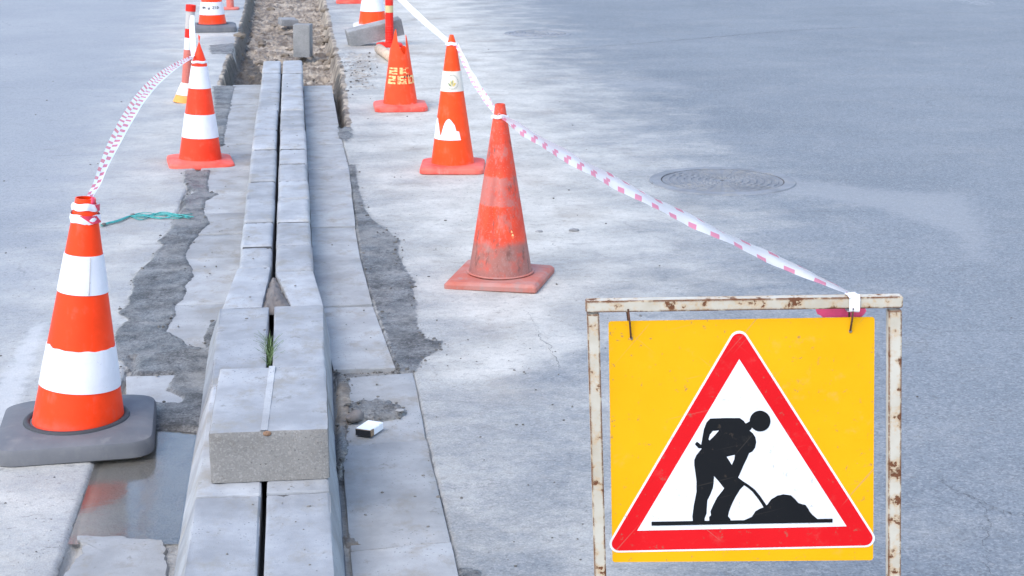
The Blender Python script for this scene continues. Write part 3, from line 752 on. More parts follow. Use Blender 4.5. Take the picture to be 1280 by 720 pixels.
# ------------------------------------------------------------------ traffic cones
NA = 64
def cone_profile(r0, r1, z0, z1):
    return lambda z: r0 + (r1 - r0) * (z - z0) / (z1 - z0)
def shell(name, rf, z0, z1, m, parent, off=0.0, th=.003, rows=24, topf=None, dent=None, a0=None, a1=None, botf=None):
    """a sleeve of the cone wall between heights z0 and z1; angle 0 faces -Y"""
    full = a0 is None
    na = NA if full else 30
    angs = [2 * math.pi * k / na for k in range(na)] if full else [a0 + (a1 - a0) * k / na for k in range(na + 1)]
    verts = []; nc = len(angs)
    for layer in (0, 1):
        for j in range(rows + 1):
            for a in angs:
                t1 = topf(a) if topf else z1; t0 = botf(a) if botf else z0
                z = t0 + (t1 - t0) * j / rows
                r = rf(z) + off - layer * th
                if dent: r += dent(a, z)
                verts.append((r * math.sin(a), -r * math.cos(a), z))
    faces = []; L = (rows + 1) * nc
    rng = nc if full else nc - 1
    for j in range(rows):
        for k in range(rng):
            k2 = (k + 1) % nc
            faces.append((j * nc + k, j * nc + k2, (j + 1) * nc + k2, (j + 1) * nc + k))
            faces.append((L + j * nc + k, L + (j + 1) * nc + k, L + (j + 1) * nc + k2, L + j * nc + k2))
    for k in range(rng):
        k2 = (k + 1) % nc
        faces.append((rows * nc + k, rows * nc + k2, L + rows * nc + k2, L + rows * nc + k))
        faces.append((k2, k, L + k, L + k2))
    if not full:
        for j in range(rows):
            faces.append((j * nc, (j + 1) * nc, L + (j + 1) * nc, L + j * nc))
            k = nc - 1
            faces.append((j * nc + k, L + j * nc + k, L + (j + 1) * nc + k, (j + 1) * nc + k))
    o = pd_obj(name, verts, faces, m, parent, True); smooth_angle(o, 50); return o
def plate(name, w, h, m, parent, corner=.05, hole=.1, z0=0.0, yaw=0.0, top_in=.02, seg=6, wobble=0.0, seed=0):
    """rounded square base plate with a hole, chamfered top edge"""
    outl = []
    for cx_, cy_, a0 in ((1, 1, 0), (-1, 1, 90), (-1, -1, 180), (1, -1, 270)):
        for k in range(seg + 1):
            a = math.radians(a0 + 90 * k / seg)
            outl.append((cx_ * (w / 2 - corner) + corner * math.cos(a), cy_ * (w / 2 - corner) + corner * math.sin(a)))
    n = len(outl); rot = Matrix.Rotation(yaw, 2)
    r_ = random.Random(seed); ph = r_.random() * 6
    def ring(scale_in, z):
        res = []
        for x, y in outl:
            k = 1 - scale_in / (w / 2)
            p = rot @ Vector((x * k, y * k)); res.append((p.x, p.y, z + wobble * math.sin(2 * math.atan2(y, x) + ph) * (1 if z > 0 else .6)))
        return res
    hol = []
    for x, y in outl:
        p = rot @ Vector((x, y)); a = math.atan2(p.y, p.x); hol.append((hole * math.cos(a), hole * math.sin(a)))
    rings = [[(x, y, z0) for x, y in hol], ring(.004, z0), ring(0, z0 + .004), ring(0, z0 + h * .62), ring(.005, z0 + h * .82), ring(top_in, z0 + h), [(x * 1.02, y * 1.02, z0 + h + .003) for x, y in hol], [(x, y, z0 + h) for x, y in hol]]
    v = [p for r in rings for p in r]; f = []
    for j in range(len(rings)):
        j2 = (j + 1) % len(rings)
        for k in range(n): f.append((j * n + k, j * n + (k + 1) % n, j2 * n + (k + 1) % n, j2 * n + k))
    o = pd_obj(name, v, f, m, parent, True); smooth_angle(o, 35); return o
def torus_ring(name, R, r, z, m, parent, n=56, k=8, sq=1.0):
    v = []; f = []
    for i in range(n):
        a = 2 * math.pi * i / n
        for j in range(k):
            b = 2 * math.pi * j / k; rr = R + r * math.cos(b)
            v.append((rr * math.sin(a), -rr * math.cos(a), z + r * sq * math.sin(b)))
    for i in range(n):
        for j in range(k): f.append((i * k + j, ((i + 1) % n) * k + j, ((i + 1) % n) * k + (j + 1) % k, i * k + (j + 1) % k))
    return pd_obj(name, v, f, m, parent, True)
def face_cam(P): return math.atan2(P.x, P.y) * -1      # rotation about Z so that local -Y looks at the camera
def cone(px, label, group='traffic cones along the works', tilt=(0, 0), dz=0.0):
    P = at(*px); P.z = ground_z(P.x, P.y) + dz
    o = empty('traffic_cone', P, (tilt[0], tilt[1], face_cam(P)))
    return tag(o, label, 'traffic cone', group)
def patch(name, rf, quads, m, parent, off=.0035):
    """flat printed marks on the cone wall; quads are polygons of (angle, height)"""
    v = []; f = []
    for q in quads:
        b = len(v)
        for a, z in q:
            r = rf(z) + off; v.append((r * math.sin(a), -r * math.cos(a), z))
        f.append(tuple(range(b, b + len(q))))
    return pd_obj(name, v, f, m, parent)

# A: near left, two white bands, grey rubber base
A = cone((98, 546), 'bright orange cone with two white bands on a grey rubber base, nearest on the left', tilt=(math.radians(0), math.radians(5.2)))
rfA = cone_profile(.142, .030, .05, .76)
shell('body', rfA, .05, .762, M['orangeA'], A, rows=36)
shell('band', rfA, .178, .306, M['white'], A, off=.0025, th=.002, topf=lambda a: .306 + .002 * math.sin(a * 11) * math.sin(a * 3 + 1) + .006 * math.exp(-((a - 5.1) / .15) ** 2))
shell('band', rfA, .475, .592, M['white'], A, off=.0025, th=.002)
bm = bmesh.new()
pts = [(.016 + .0002 * k, -(rfA(.477 + .113 * k / 8) + .0035), .477 + .113 * k / 8) for k in range(9)]
tube_bm(bm, pts, .0012, 6); bm_obj('seam', bm, M['greyband'], A, True)
colA = torus_ring('collar', .152, .011, .062, M['collar'], A)
bA = plate('base', .475, .062, M['rubber'], A, corner=.07, hole=.14, yaw=math.radians(3), top_in=.03, seed=3)
bA.rotation_euler = (A.matrix_basis.to_3x3().inverted() @ Matrix.Rotation(math.radians(-.8), 3, 'Y')).to_euler(); colA.rotation_euler = bA.rotation_euler

# B: left, second, pointed torn tip
B = cone((250.5, 203), 'red-orange cone with two white bands and a pointed torn tip, beside the left slabs', tilt=(0, math.radians(2.0)))
rfB = cone_profile(.124, .036, .035, .64)
shell('body', rfB, .030, .70, M['orangeB'], B, rows=36, topf=lambda a: .625 + .128 * ((1 + math.cos(a + .1)) / 2) ** 1.6 + .006 * math.sin(7 * a), dent=lambda a, z: -.020 * max(0, (z - .60)) / .1)
shell('band', rfB, .168, .303, M['white'], B, off=.0025, th=.002)
shell('band', rfB, .452, .578, M['white'], B, off=.0025, th=.002)
plate('base', .375, .038, M['baseB'], B, corner=.05, hole=.115, yaw=.06, top_in=.028, wobble=.003)

# C: far left, dark base, lettered band
C = cone((266, 38), 'far left orange cone on a dark base with small black lettering on its white band')
shell('body', rfA, .05, .762, M['orangeA'], C, rows=30)
bandC = shell('band', rfA, .162, .288, M['white'], C, off=.0025, th=.002)
shell('band', rfA, .475, .592, M['white'], C, off=.0025, th=.002)
torus_ring('collar', .150, .011, .062, M['collar'], C)
plate('base', .475, .062, M['rubber'], C, corner=.07, hole=.14, yaw=-C.rotation_euler.z + .05, top_in=.03)

# F, G: farthest on the right
Fc = cone((440, 3), 'farthest right red cone, only its red base in view')
shell('body', rfB, .030, .74, M['orangeJ'], Fc, rows=20); shell('band', rfB, .20, .31, M['white'], Fc, off=.0025, th=.002)
plate('base', .375, .038, M['baseB'], Fc, corner=.05, hole=.115, top_in=.028)
G = cone((466, 34), 'orange cone with a broad white band standing behind the tilted grey block')
shell('body', rfA, .04, .762, M['orangeJ'], G, rows=30)
shell('band', rfA, .170, .300, M['white'], G, off=.0025, th=.002); shell('band', rfA, .475, .592, M['white'], G, off=.0025, th=.002)
plate('base', .40, .040, make_plastic('dusty_white_base', (.62, .60, .62), dirt=.3), G, corner=.05, hole=.13, top_in=.028)

# I: broken top
I = cone((500.5, 135), 'orange cone with a broken, jagged top and yellow stencilled marks')
rfI = cone_profile(.122, .040, .035, .60)
def top_I(a):
    a = (a + math.pi) % (2 * math.pi) - math.pi
    t = .425 + .012 * math.sin(5 * a + 1)
    t += .15 * math.exp(-((a + .55) / .36) ** 2) + .09 * math.exp(-((a - 1.15) / .30) ** 2) - .035 * math.exp(-((a - .45) / .35) ** 2)
    return t
shell('body', rfI, .030, .6, M['orangeI'], I, rows=34, topf=top_I)
plate('base', .372, .040, M['baseB'], I, corner=.055, hole=.112, yaw=.05, top_in=.03)

# J: emblem band and torn white band
J = cone((566, 211), 'orange cone with a cream emblem band and a torn white patch')
rfJ = cone_profile(.124, .030, .035, .70)
shell('body', rfJ, .030, .765, M['orangeJ'], J, rows=36, dent=lambda a, z: -.010 * max(0, (z - .70)) / .065)
bandJ = shell('band', rfJ, .452, .565, M['cream'], J, off=.0025, th=.002); bandJ['label'] = 'cream band with a round plant emblem'
def torn(a):
    d = math.degrees(a)
    pts = [(-115, .245), (-80, .30), (-68, .298), (-55, .262), (-44, .208), (-38, .212), (-33, .262), (-24, .290), (-15, .302), (-8, .300), (0, .283), (6, .272), (10, .262), (11, .236), (18, .232), (26, .230), (27, .185)]
    return float(np.interp(d, [p[0] for p in pts], [p[1] for p in pts]))
shell('torn_band', rfJ, .182, .3, M['white'], J, off=.002, th=.0015, topf=torn, a0=math.radians(-115), a1=math.radians(27), rows=8)
plate('base', .365, .038, M['baseB'], J, corner=.045, hole=.115, yaw=-.04, top_in=.025, wobble=.002)

# K: dirty, dented
K = cone((625.5, 350), 'dirty faded orange cone with dented sides, in front of the sign tape')
rfK = cone_profile(.135, .026, .035, .72)
def dentK(a, z):
    a = (a + math.pi) % (2 * math.pi) - math.pi
    f = math.exp(-((z - .30) / .16) ** 2)
    return -.016 * f * math.exp(-((a + .38 - (z - .3) * .9) / .16) ** 2) + .006 * f * math.exp(-((a - .1) / .3) ** 2) - .006 * math.exp(-((z - .15) / .1) ** 2) * math.exp(-((a + .6) / .2) ** 2)
shell('body', rfK, .030, .755, M['bodyK'], K, rows=60, dent=dentK)
torus_ring('collar', .137, .007, .042, M['baseK'], K, sq=.6)
plate('base', .395, .034, M['baseK'], K, corner=.012, hole=.125, yaw=math.radians(-20) - K.rotation_euler.z, top_in=.012, wobble=.004, seed=5)

# printed marks -----------------------------------------------------
GL = {'2': ['111', '001', '111', '100', '111'], 'E': ['111', '100', '110', '100', '111'], 'B': ['111', '100', '111', '101', '111'], 'O': ['111', '101', '101', '101', '111'],
      'K': ['101', '110', '100', '110', '101'], 'M': ['101', '111', '111', '101', '101'], 'W': ['101', '101', '101', '111', '111'], 'D': ['110', '101', '101', '101', '110'], 'Z': ['111', '001', '010', '100', '111'],
      'I': ['010', '010', '010', '010', '010'], '.': ['000', '000', '000', '000', '010'], 'R': ['111', '101', '111', '011', '101'], '3': ['111', '001', '111', '001', '111'], ' ': ['000'] * 5}
def glyphs(text, a0, z0, w, h, gap=.3, fat=1.02):
    q = []
    for ch in text:
        for r, row in enumerate(GL[ch]):
            for c_, bit in enumerate(row):
                if bit == '1':
                    x0 = a0 + c_ * w / 3; x1 = x0 + w / 3 * fat; y1 = z0 + h * (5 - r) / 5; y0 = y1 - h / 5 * (1 + (fat - 1) * .7)
                    q.append([(x0, y0), (x1, y0), (x1, y1), (x0, y1)])
        a0 += w * (1 + gap)
    return q
patch('stencil_marks', rfI, glyphs('2K', -.95, .252, .74, .046, .26, 1.1) + glyphs('2BO', -.95, .186, .62, .056, .26, 1.1), M['stencil'], I)['label'] = 'yellow stencilled characters'
patch('black_marks', rfI, [[(.28, .232), (.36, .228), (.42, .240), (.36, .244)], [(.50, .240), (.58, .232), (.64, .244), (.57, .249)], [(.74, .238), (.80, .232), (.88, .244), (.80, .247)]], M['ink'], I, off=.0045)
for gq in (glyphs('RM', -.92, .222, .17, .024, .15), glyphs('W', -.36, .218, .2, .022), glyphs('ZID', .05, .222, .18, .026, .12)):
    patch('lettering', rfA, gq, M['ink'], bandC, off=.0045)['label'] = 'small black lettering'
def ell(ca, cz, ra, rz, n=14, t0=0, t1=2 * math.pi): return [(ca + ra * math.cos(t0 + (t1 - t0) * k / n), cz + rz * math.sin(t0 + (t1 - t0) * k / n)) for k in range(n)]
ringq = []
for k in range(24):
    t = 2 * math.pi * k / 24; t2 = t + 2 * math.pi / 24 * .6
    ringq.append([(.02 + .62 * math.cos(t), .507 + .042 * math.sin(t)), (.02 + .62 * math.cos(t2), .507 + .042 * math.sin(t2)), (.02 + .52 * math.cos(t2), .507 + .035 * math.sin(t2)), (.02 + .52 * math.cos(t), .507 + .035 * math.sin(t))])
patch('emblem_ring', rfJ, ringq, M['emgrey'], bandJ, off=.0045)
patch('emblem_leaf', rfJ, [[(-.38, .505), (-.12, .492), (-.05, .482), (-.28, .488)], [(.0, .484), (.06, .512), (.0, .520), (-.05, .505)]], M['emgreen'], bandJ, off=.005)
patch('emblem_petals', rfJ, [[(.04, .482), (.20, .486), (.36, .500), (.18, .502)], [(.02, .484), (.16, .512), (.10, .520)], [(-.08, .484), (-.2, .508), (-.12, .514)]], M['emyel'], bandJ, off=.005)
patch('paint_spot', rfK, [ell(.50, .214, .05, .010, 8), ell(.46, .232, .04, .006, 7)], M['stencil'], K, off=.002)['label'] = 'small yellow paint spot'

# ------------------------------------------------------------------ delineator posts
def post(P, label, tilt, h, r, bands, foot, group='round delineator posts', ribs=None):
    P = Vector(P); P.z = ground_z(P.x, P.y)
    o = tag(empty('delineator_post', P, (tilt[0], tilt[1], 0)), label, 'post', group)
    for nm, z0, z1, m, rr in bands:
        def rf(z, rr=rr, z0=z0, z1=z1): return rr + (ribs[2] * (math.sin((z - ribs[0]) * 2 * math.pi / ribs[3]) > 0) if ribs and ribs[0] <= z <= ribs[1] else 0)
        shell(nm, rf, z0, z1, m, o, th=.004, rows=max(6, int((z1 - z0) / .006)) if ribs and z0 < ribs[1] else 4)
    bm = bmesh.new(); bmesh.ops.create_circle(bm, cap_ends=True, segments=32, radius=bands[0][4] - .001, matrix=Matrix.Translation((0, 0, bands[0][2] - .004)))
    bm_obj('cap', bm, bands[0][3], o)
    if foot: foot(o)
    return o
def foot_D(o):
    shell('foot', lambda z: .085 - .05 * (z / .14), .0, .05, M['footor'], o, th=.006, rows=6)
    shell('foot_collar', lambda z: .085 - .05 * (z / .14), .052, .14, M['cream'], o, th=.006, rows=6)
pD = at(231, 127)
post(pD, 'leaning red and white post behind the left banded cone', (0, math.radians(6.3)), .72, .035,
     [('cap_band', .655, .70, M['postred'], .036), ('white_band', .53, .655, M['greyband'], .032), ('red_band', .465, .53, M['postred'], .030), ('white_band', .38, .465, M['white'], .030), ('stem', .13, .38, M['postpink'], .030)], foot_D, ribs=(.13, .36, .002, .018))
def foot_H(o): plate('foot', .24, .03, M['postred'], o, corner=.06, hole=.034, top_in=.02)
pH = at(487, 58)
post(pH, 'upright ribbed red post with a yellowish band beside the tilted block', (0, math.radians(.5)), .75, .037,
     [('cap_band', .62, .70, M['postred'], .037), ('white_band', .52, .62, M['yellowband'], .036), ('stem', .375, .52, M['postred'], .037), ('yellow_band', .312, .375, M['yellowband'], .037), ('ribbed_stem', .0, .312, M['postred'], .037)], foot_H, ribs=(.02, .19, .003, .022))
def foot_P(o): plate('foot', .20, .025, M['postpink'], o, corner=.05, hole=.034, top_in=.02)
post(at(288, 12), 'dusty red post at the far left edge of the trench', (0, 0), .7, .04, [('cap_band', .60, .70, M['postred'], .043), ('white_band', .45, .60, M['greyband'], .041), ('stem', .02, .45, M['postpink'], .042)], foot_P)

# ------------------------------------------------------------------ road-works sign hanging in a rusty frame
SD = 3.35                                                   # distance of the sign plane from the camera
SP = Vector(CC + CF0 * SD); SN = Vector(CF0)
def uv_s(x, y):
    p = at_plane(x, y, SP, SN); return p
R3, U3 = Vector(CR), Vector((0, 0, 1))
mid = at_plane(931, 373, SP, SN)
SO = Vector((mid.x, mid.y, 0.0)); SO.z = ground_z(mid.x, mid.y)
def loc(x, y):
    p = at_plane(x, y, SP, SN) - SO; return (p.dot(R3), p.dot(U3))
ZR = Matrix.Rotation(-YAW, 4, 'Z')
frame = tag(empty('sign_frame', SO, (0, 0, -YAW)), 'cream square-tube sign frame, peeling and rusty, with the sign hung inside', 'frame')
def bar(name, p0, p1, wd, dp, parent, m, y0=0.0):
    """square tube from p0 to p1 in the sign plane; wd across, dp deep (local y away from the camera)"""
    a = Vector((p0[0], 0, p0[1])); b = Vector((p1[0], 0, p1[1])); d = (b - a).normalized(); s = Vector((-d.z, 0, d.x))
    bm = bmesh.new(); vs_ = []
    for q in (a, b):
        for sx, yy in ((-1, 0), (1, 0), (1, dp), (-1, dp)): vs_.append(bm.verts.new(q + s * sx * wd / 2 + Vector((0, y0 + yy, 0))))
    for f in ((0, 1, 2, 3), (7, 6, 5, 4)): bm.faces.new([vs_[i] for i in f])
    for i in range(4): bm.faces.new([vs_[i], vs_[4 + i], vs_[4 + (i + 1) % 4], vs_[(i + 1) % 4]])
    bmesh.ops.recalc_face_normals(bm, faces=bm.faces)
    bmesh.ops.bevel(bm, geom=list(bm.edges), offset=.0022, segments=2, affect='EDGES')
    o = bm_obj(name, bm, m, parent, True); smooth_angle(o, 40); return o
tl, tr_ = loc(732, 384), loc(1129, 378)
bar('top_bar', tl, tr_, .0245, .028, frame, M['rustpaint'])
l0, l1 = loc(741.5, 393), loc(750, 700); r0, r1 = loc(1119.5, 388), loc(1118.5, 700)
def ext(a, b, z): t = (z - a[1]) / (b[1] - a[1]); return (a[0] + (b[0] - a[0]) * t, z)
lb, rb = ext(l0, l1, .025), ext(r0, r1, .025)
bar('upright', (l0[0], l0[1] - .001), lb, .0255, .028, frame, M['rustpaint'], y0=.0006); bar('upright', (r0[0], r0[1] - .001), rb, .0275, .028, frame, M['rustpaint'], y0=.0006)
bar('lower_bar', (lb[0] + .0135, .10), (rb[0] - .0145, .10), .022, .024, frame, M['rustpaint'], y0=.002)
for q in (lb, rb):
    bm = bmesh.new(); bmesh.ops.create_cube(bm, size=1)
    for v in bm.verts: v.co = (q[0] + v.co.x * .028, .014 + v.co.y * .46, .0125 + v.co.z * .0245)
    bmesh.ops.bevel(bm, geom=list(bm.edges), offset=.002, segments=1, affect='EDGES')
    bm_obj('foot_bar', bm, M['rustpaint'], frame)
# hanging plate
sign = tag(empty('road_works_sign', SO, (0, 0, -YAW)), 'yellow square sign with a red triangle and a black digging worker', 'sign')
def prism(name, polys, y0, th, m, parent, holes=None):
    """flat extruded shape; polygon points in local (x, z); front face at y0 - th (towards the camera)"""
    bm = bmesh.new()
    for poly in polys:
        loops = [poly] + (holes or [])
        edges = []
        for lp in loops:
            vs2 = [bm.verts.new((x, y0 - th, z)) for x, z in lp]
            edges += [bm.edges.new((vs2[i], vs2[(i + 1) % len(vs2)])) for i in range(len(vs2))]
        res = bmesh.ops.triangle_fill(bm, use_beauty=True, use_dissolve=False, edges=edges)
    fs = list(bm.faces)
    ex = bmesh.ops.extrude_face_region(bm, geom=fs)
    for v in [e for e in ex['geom'] if isinstance(e, bmesh.types.BMVert)]: v.co.y = y0
    return bm_obj(name, bm, m, parent)
def rounded(pts, r, seg=7):
    out = []; n = len(pts); rs = r if isinstance(r, (list, tuple)) else [r] * n
    for i in range(n):
        p0, p, p2 = Vector(pts[i - 1]), Vector(pts[i]), Vector(pts[(i + 1) % n])
        d0 = (p0 - p).normalized(); d2 = (p2 - p).normalized(); ang = d0.angle(d2); L = rs[i] / math.tan(ang / 2)
        c = p + (d0 + d2).normalized() * (rs[i] / math.sin(ang / 2))
        a, b = p + d0 * L - c, p + d2 * L - c
        t0 = math.atan2(a.y, a.x); t1 = math.atan2(b.y, b.x); dt = (t1 - t0 + math.pi) % (2 * math.pi) - math.pi
        for k in range(seg + 1): out.append((c.x + rs[i] * math.cos(t0 + dt * k / seg), c.y + rs[i] * math.sin(t0 + dt * k / seg)))
    return out
YP = .016
plate_pts = [loc(*p) for p in ((761, 404), (1095, 398.5), (1093, 703.5), (766, 706))]
pl_o = prism('plate', [rounded(plate_pts, .006, 4)], YP, .0025, M['yellow'], sign)
tri = [loc(*p) for p in ((924.5, 404.5), (1104, 686.5), (754, 694))]
o1 = prism('white_border', [rounded(tri, [.020, .020, .020])], YP - .0025, .0009, M['signwhite'], sign)
def inset(pts, d):
    n = len(pts); out = []
    for i in range(n):
        p0, p, p2 = Vector(pts[i - 1]), Vector(pts[i]), Vector(pts[(i + 1) % n])
        d0 = (p0 - p).normalized(); d2 = (p2 - p).normalized()
        out.append(tuple(p + (d0 + d2).normalized() * (d / math.sin(d0.angle(d2) / 2))))
    return out
o2 = prism('red_border', [rounded(inset(tri, .0044), [.0165] * 3)], YP - .0034, .0007, M['red'], sign)
inn = [loc(*p) for p in ((925, 451), (1059.5, 660.5), (797, 666))]
o3 = prism('white_field', [inn], YP - .0041, .0006, M['signwhite'], sign)
# pictogram traced on the flat sign
def zp(x, y): return loc(720 + x / 2.909, 480 + y / 2.909)
body_px = [(490, 132), (545, 130), (598, 130), (612, 140), (620, 150), (634, 142), (645, 160), (640, 170), (634, 176), (646, 186), (655, 200), (658, 218), (654, 238), (644, 252), (632, 258), (625, 275), (612, 302), (602, 325), (592, 347), (612, 362), (615, 374), (605, 384), (598, 392), (582, 418),
           (568, 446), (559, 470), (555, 488), (564, 498), (565, 508), (487, 508), (486, 490), (493, 485), (491, 470), (500, 450), (515, 420), (535, 395), (541, 386), (524, 364), (504, 341), (503, 365), (500, 385), (490, 410), (480, 430), (478, 455), (477, 478), (470, 495),
           (470, 508), (427, 508), (425, 490), (430, 450), (435, 425), (440, 400), (440, 360), (436, 330), (432, 300), (432, 283), (440, 265), (452, 250), (459, 241), (447, 240), (434, 225), (442, 216), (457, 228), (461, 205), (467, 172), (476, 147)]
hole1 = [(500, 177), (523, 175), (506, 194), (488, 212), (484, 207), (489, 190)]
hole2 = [(550, 271), (580, 264), (578, 281), (569, 301), (561, 288)]
YB = YP - .0047
wk = prism('worker_figure', [[zp(*p) for p in body_px]], YB, .0005, M['black'], sign, holes=[[zp(*p) for p in hole1], [zp(*p) for p in hole2]])
wk['label'] = 'black silhouette of a stooping worker'
prism('head', [[zp(672 + 38 * math.cos(t), 141 + 38 * math.sin(t)) for t in [2 * math.pi * k / 28 for k in range(28)]]], YB, .0008, M['black'], sign)
sh_t = [(606, 358), (628, 372), (652, 390), (672, 414), (690, 440), (702, 460)]; sh_b = [(690, 466), (678, 444), (661, 419), (643, 397), (622, 380), (602, 368)]
prism('shovel', [[zp(*p) for p in sh_t + sh_b]], YB, .0010, M['black'], sign)
pile = [(598, 509), (620, 500), (642, 490), (655, 470), (672, 460), (688, 455), (700, 444), (712, 427), (735, 413), (757, 408), (785, 412), (800, 426), (812, 440), (826, 444), (838, 447), (848, 461), (852, 470), (862, 482), (880, 497), (892, 506)]
prism('earth_pile', [[zp(*p) for p in pile]], YB, .0012, M['black'], sign)
prism('ground_line', [[zp(*p) for p in ((276, 508), (936, 497), (936, 510), (276, 522))]], YB, .0014, M['black'], sign)
for (xa, ya, xb, yb, nm) in ((785, 386, 789, 424, 0), (1066, 384, 1064, 415, 1)):
    a, b2 = loc(xa, ya), loc(xb, yb)
    bm = bmesh.new(); ztop = a[1]
    tube_bm(bm, [(a[0], -.004, ztop - .004), (a[0], -.0045, ztop + .0), ((a[0] + b2[0]) / 2 + .001, .003, (ztop + b2[1]) / 2), (b2[0], YP - .006, b2[1]), (b2[0], YP + .008, b2[1] - .002), (a[0], .034, ztop - .012), (a[0], .036, ztop + .004)], .0021, 7)
    bm_obj('hanging_wire', bm, M['rust'], sign, True)
    bm = bmesh.new(); bmesh.ops.create_uvsphere(bm, u_segments=10, v_segments=6, radius=.004, matrix=Matrix.Translation((b2[0] + .001, YP - .003, b2[1] - .002)) @ Matrix.Diagonal((1, .5, 1, 1)))
    bm_obj('rivet', bm, M['rustpaint'], sign, True)

# ------------------------------------------------------------------ barrier tape
def catmull(P, n):
    P = [Vector(p) for p in P]; out = []
    Q = [P[0] * 2 - P[1]] + P + [P[-1] * 2 - P[-2]]
    for i in range(1, len(Q) - 2):
        for k in range(n):
            t = k / n; a, b, c, d = Q[i - 1:i + 3]
            out.append(.5 * ((2 * b) + (c - a) * t + (2 * a - 5 * b + 4 * c - d) * t * t + (3 * b - a - 3 * c + d) * t ** 3))
    out.append(P[-1]); return out
def ribbon(name, pts, wid, up, m, parent=None, n=10, fold=.25, cross=6, twist=None, seed=0, crink=.003):
    C_ = catmull(pts, n); N = len(C_); W = np.interp(np.linspace(0, 1, N), np.linspace(0, 1, len(wid)), wid)
    UPS = catmull([Vector(u) for u in up], max(1, (N - 1) // max(1, len(up) - 1))) if len(up) > 1 else [Vector(up[0])] * N
    v = []; uv = []; L = 0
    r = random.Random(seed); ph = [r.random() * 6 for _ in range(4)]
    for i, p in enumerate(C_):
        if i: L += (p - C_[i - 1]).length
        d = (C_[min(i + 1, N - 1)] - C_[max(i - 1, 0)]).normalized()
        u = UPS[min(i, len(UPS) - 1)]; s = (u - d * u.dot(d)).normalized(); nn = d.cross(s)
        for k in range(cross + 1):
            t = k / cross * 2 - 1
            q = p + s * t * W[i] / 2 + nn * (fold * W[i] * (abs(t) ** 1.3 - .5) + crink * math.sin(L * 9 + ph[0] + t * 1.5) * (1 + .5 * math.sin(L * 23 + ph[1])))
            v.append(q); uv.append((L, (t + 1) / 2))
    f = []
    for i in range(N - 1):
        for k in range(cross):
            a = i * (cross + 1) + k; f.append((a, a + 1, a + cross + 2, a + cross + 1))
    o = pd_obj(name, v, f, m, parent, True, uv); return o
def cone_top(o, z): return o.matrix_basis @ Vector((0, 0, z))
Ktop = cone_top(K, .70); Jtop = cone_top(J, .715); Btop = cone_top(B, .615); Atop = cone_top(A, .72); Ftop = cone_top(Fc, .70)
zr = Vector((0, 0, 1))
tapeR = tag(empty('barrier_tape', Ktop), 'white tape with pink blocks from the sign frame over the right-hand cones', 'barrier tape', 'barrier tapes')
def rel(o, root):
    o.parent = root; o.matrix_parent_inverse = Matrix.Translation(-root.location); return o
bar_u, bar_v = loc(1067, 372)
bar_top = SO + R3 * bar_u + Vector((0, 0, tr_[1] + .0150)) + SN * .014
pA_ = Ktop + Vector((.0, -.038, .010))
d1 = bar_top - pA_
pts = [pA_ + d1 * t - zr * (.05 * 4 * t * (1 - t)) * (.5) for t in (0, .12, .25, .4, .55, .7, .82, .93, 1)]
upv = [(-.25, -.35, .9), (-.3, -.5, .8), (-.2, -.75, .65), (-.15, -.85, .5), (-.2, -.7, .6), (-.3, -.4, .8)]
rel(ribbon('strip', pts, [.030, .056, .062, .060, .054, .048, .042, .036, .026, .014], upv, M['tapeR'], n=14, fold=.16, seed=2), tapeR)
# loop over the bar and the loose pink tail behind it
bl = lambda du, y, z: SO + R3 * (bar_u + du) + SN * y + Vector((0, 0, z))
zb0 = tr_[1]
lp = [bl(-.006, .016, zb0 + .0170), bl(-.001, -.0015, zb0 + .0155), bl(.0015, -.0045, zb0 + .010), bl(.002, -.0048, zb0 - .004), bl(.002, -.004, zb0 - .0185), bl(.0, .010, zb0 - .0215), bl(-.001, .031, zb0 - .018), bl(-.001, .033, zb0 + .008), bl(-.002, .020, zb0 + .0165)]
rel(ribbon('wrap', lp, [.024, .023, .022, .022, .022, .022, .022, .022], [tuple(R3)], M['tapewhite'], n=6, fold=.0, crink=.0003), tapeR)
tl_pts = [bl(.035, .040, zb0 - .026), bl(.020, .042, zb0 - .034), bl(.0, .040, zb0 - .030), bl(-.03, .042, zb0 - .027), bl(-.055, .046, zb0 - .030), bl(-.066, .05, zb0 - .034)]
tlb = rel(ribbon('tail', tl_pts, [.008, .024, .030, .034, .032, .010], [(0, 0, 1)], M['tapepink'], n=6, fold=.05, seed=4, crink=.001), tapeR); tlb['label'] = 'loose pink tape end behind the frame bar'
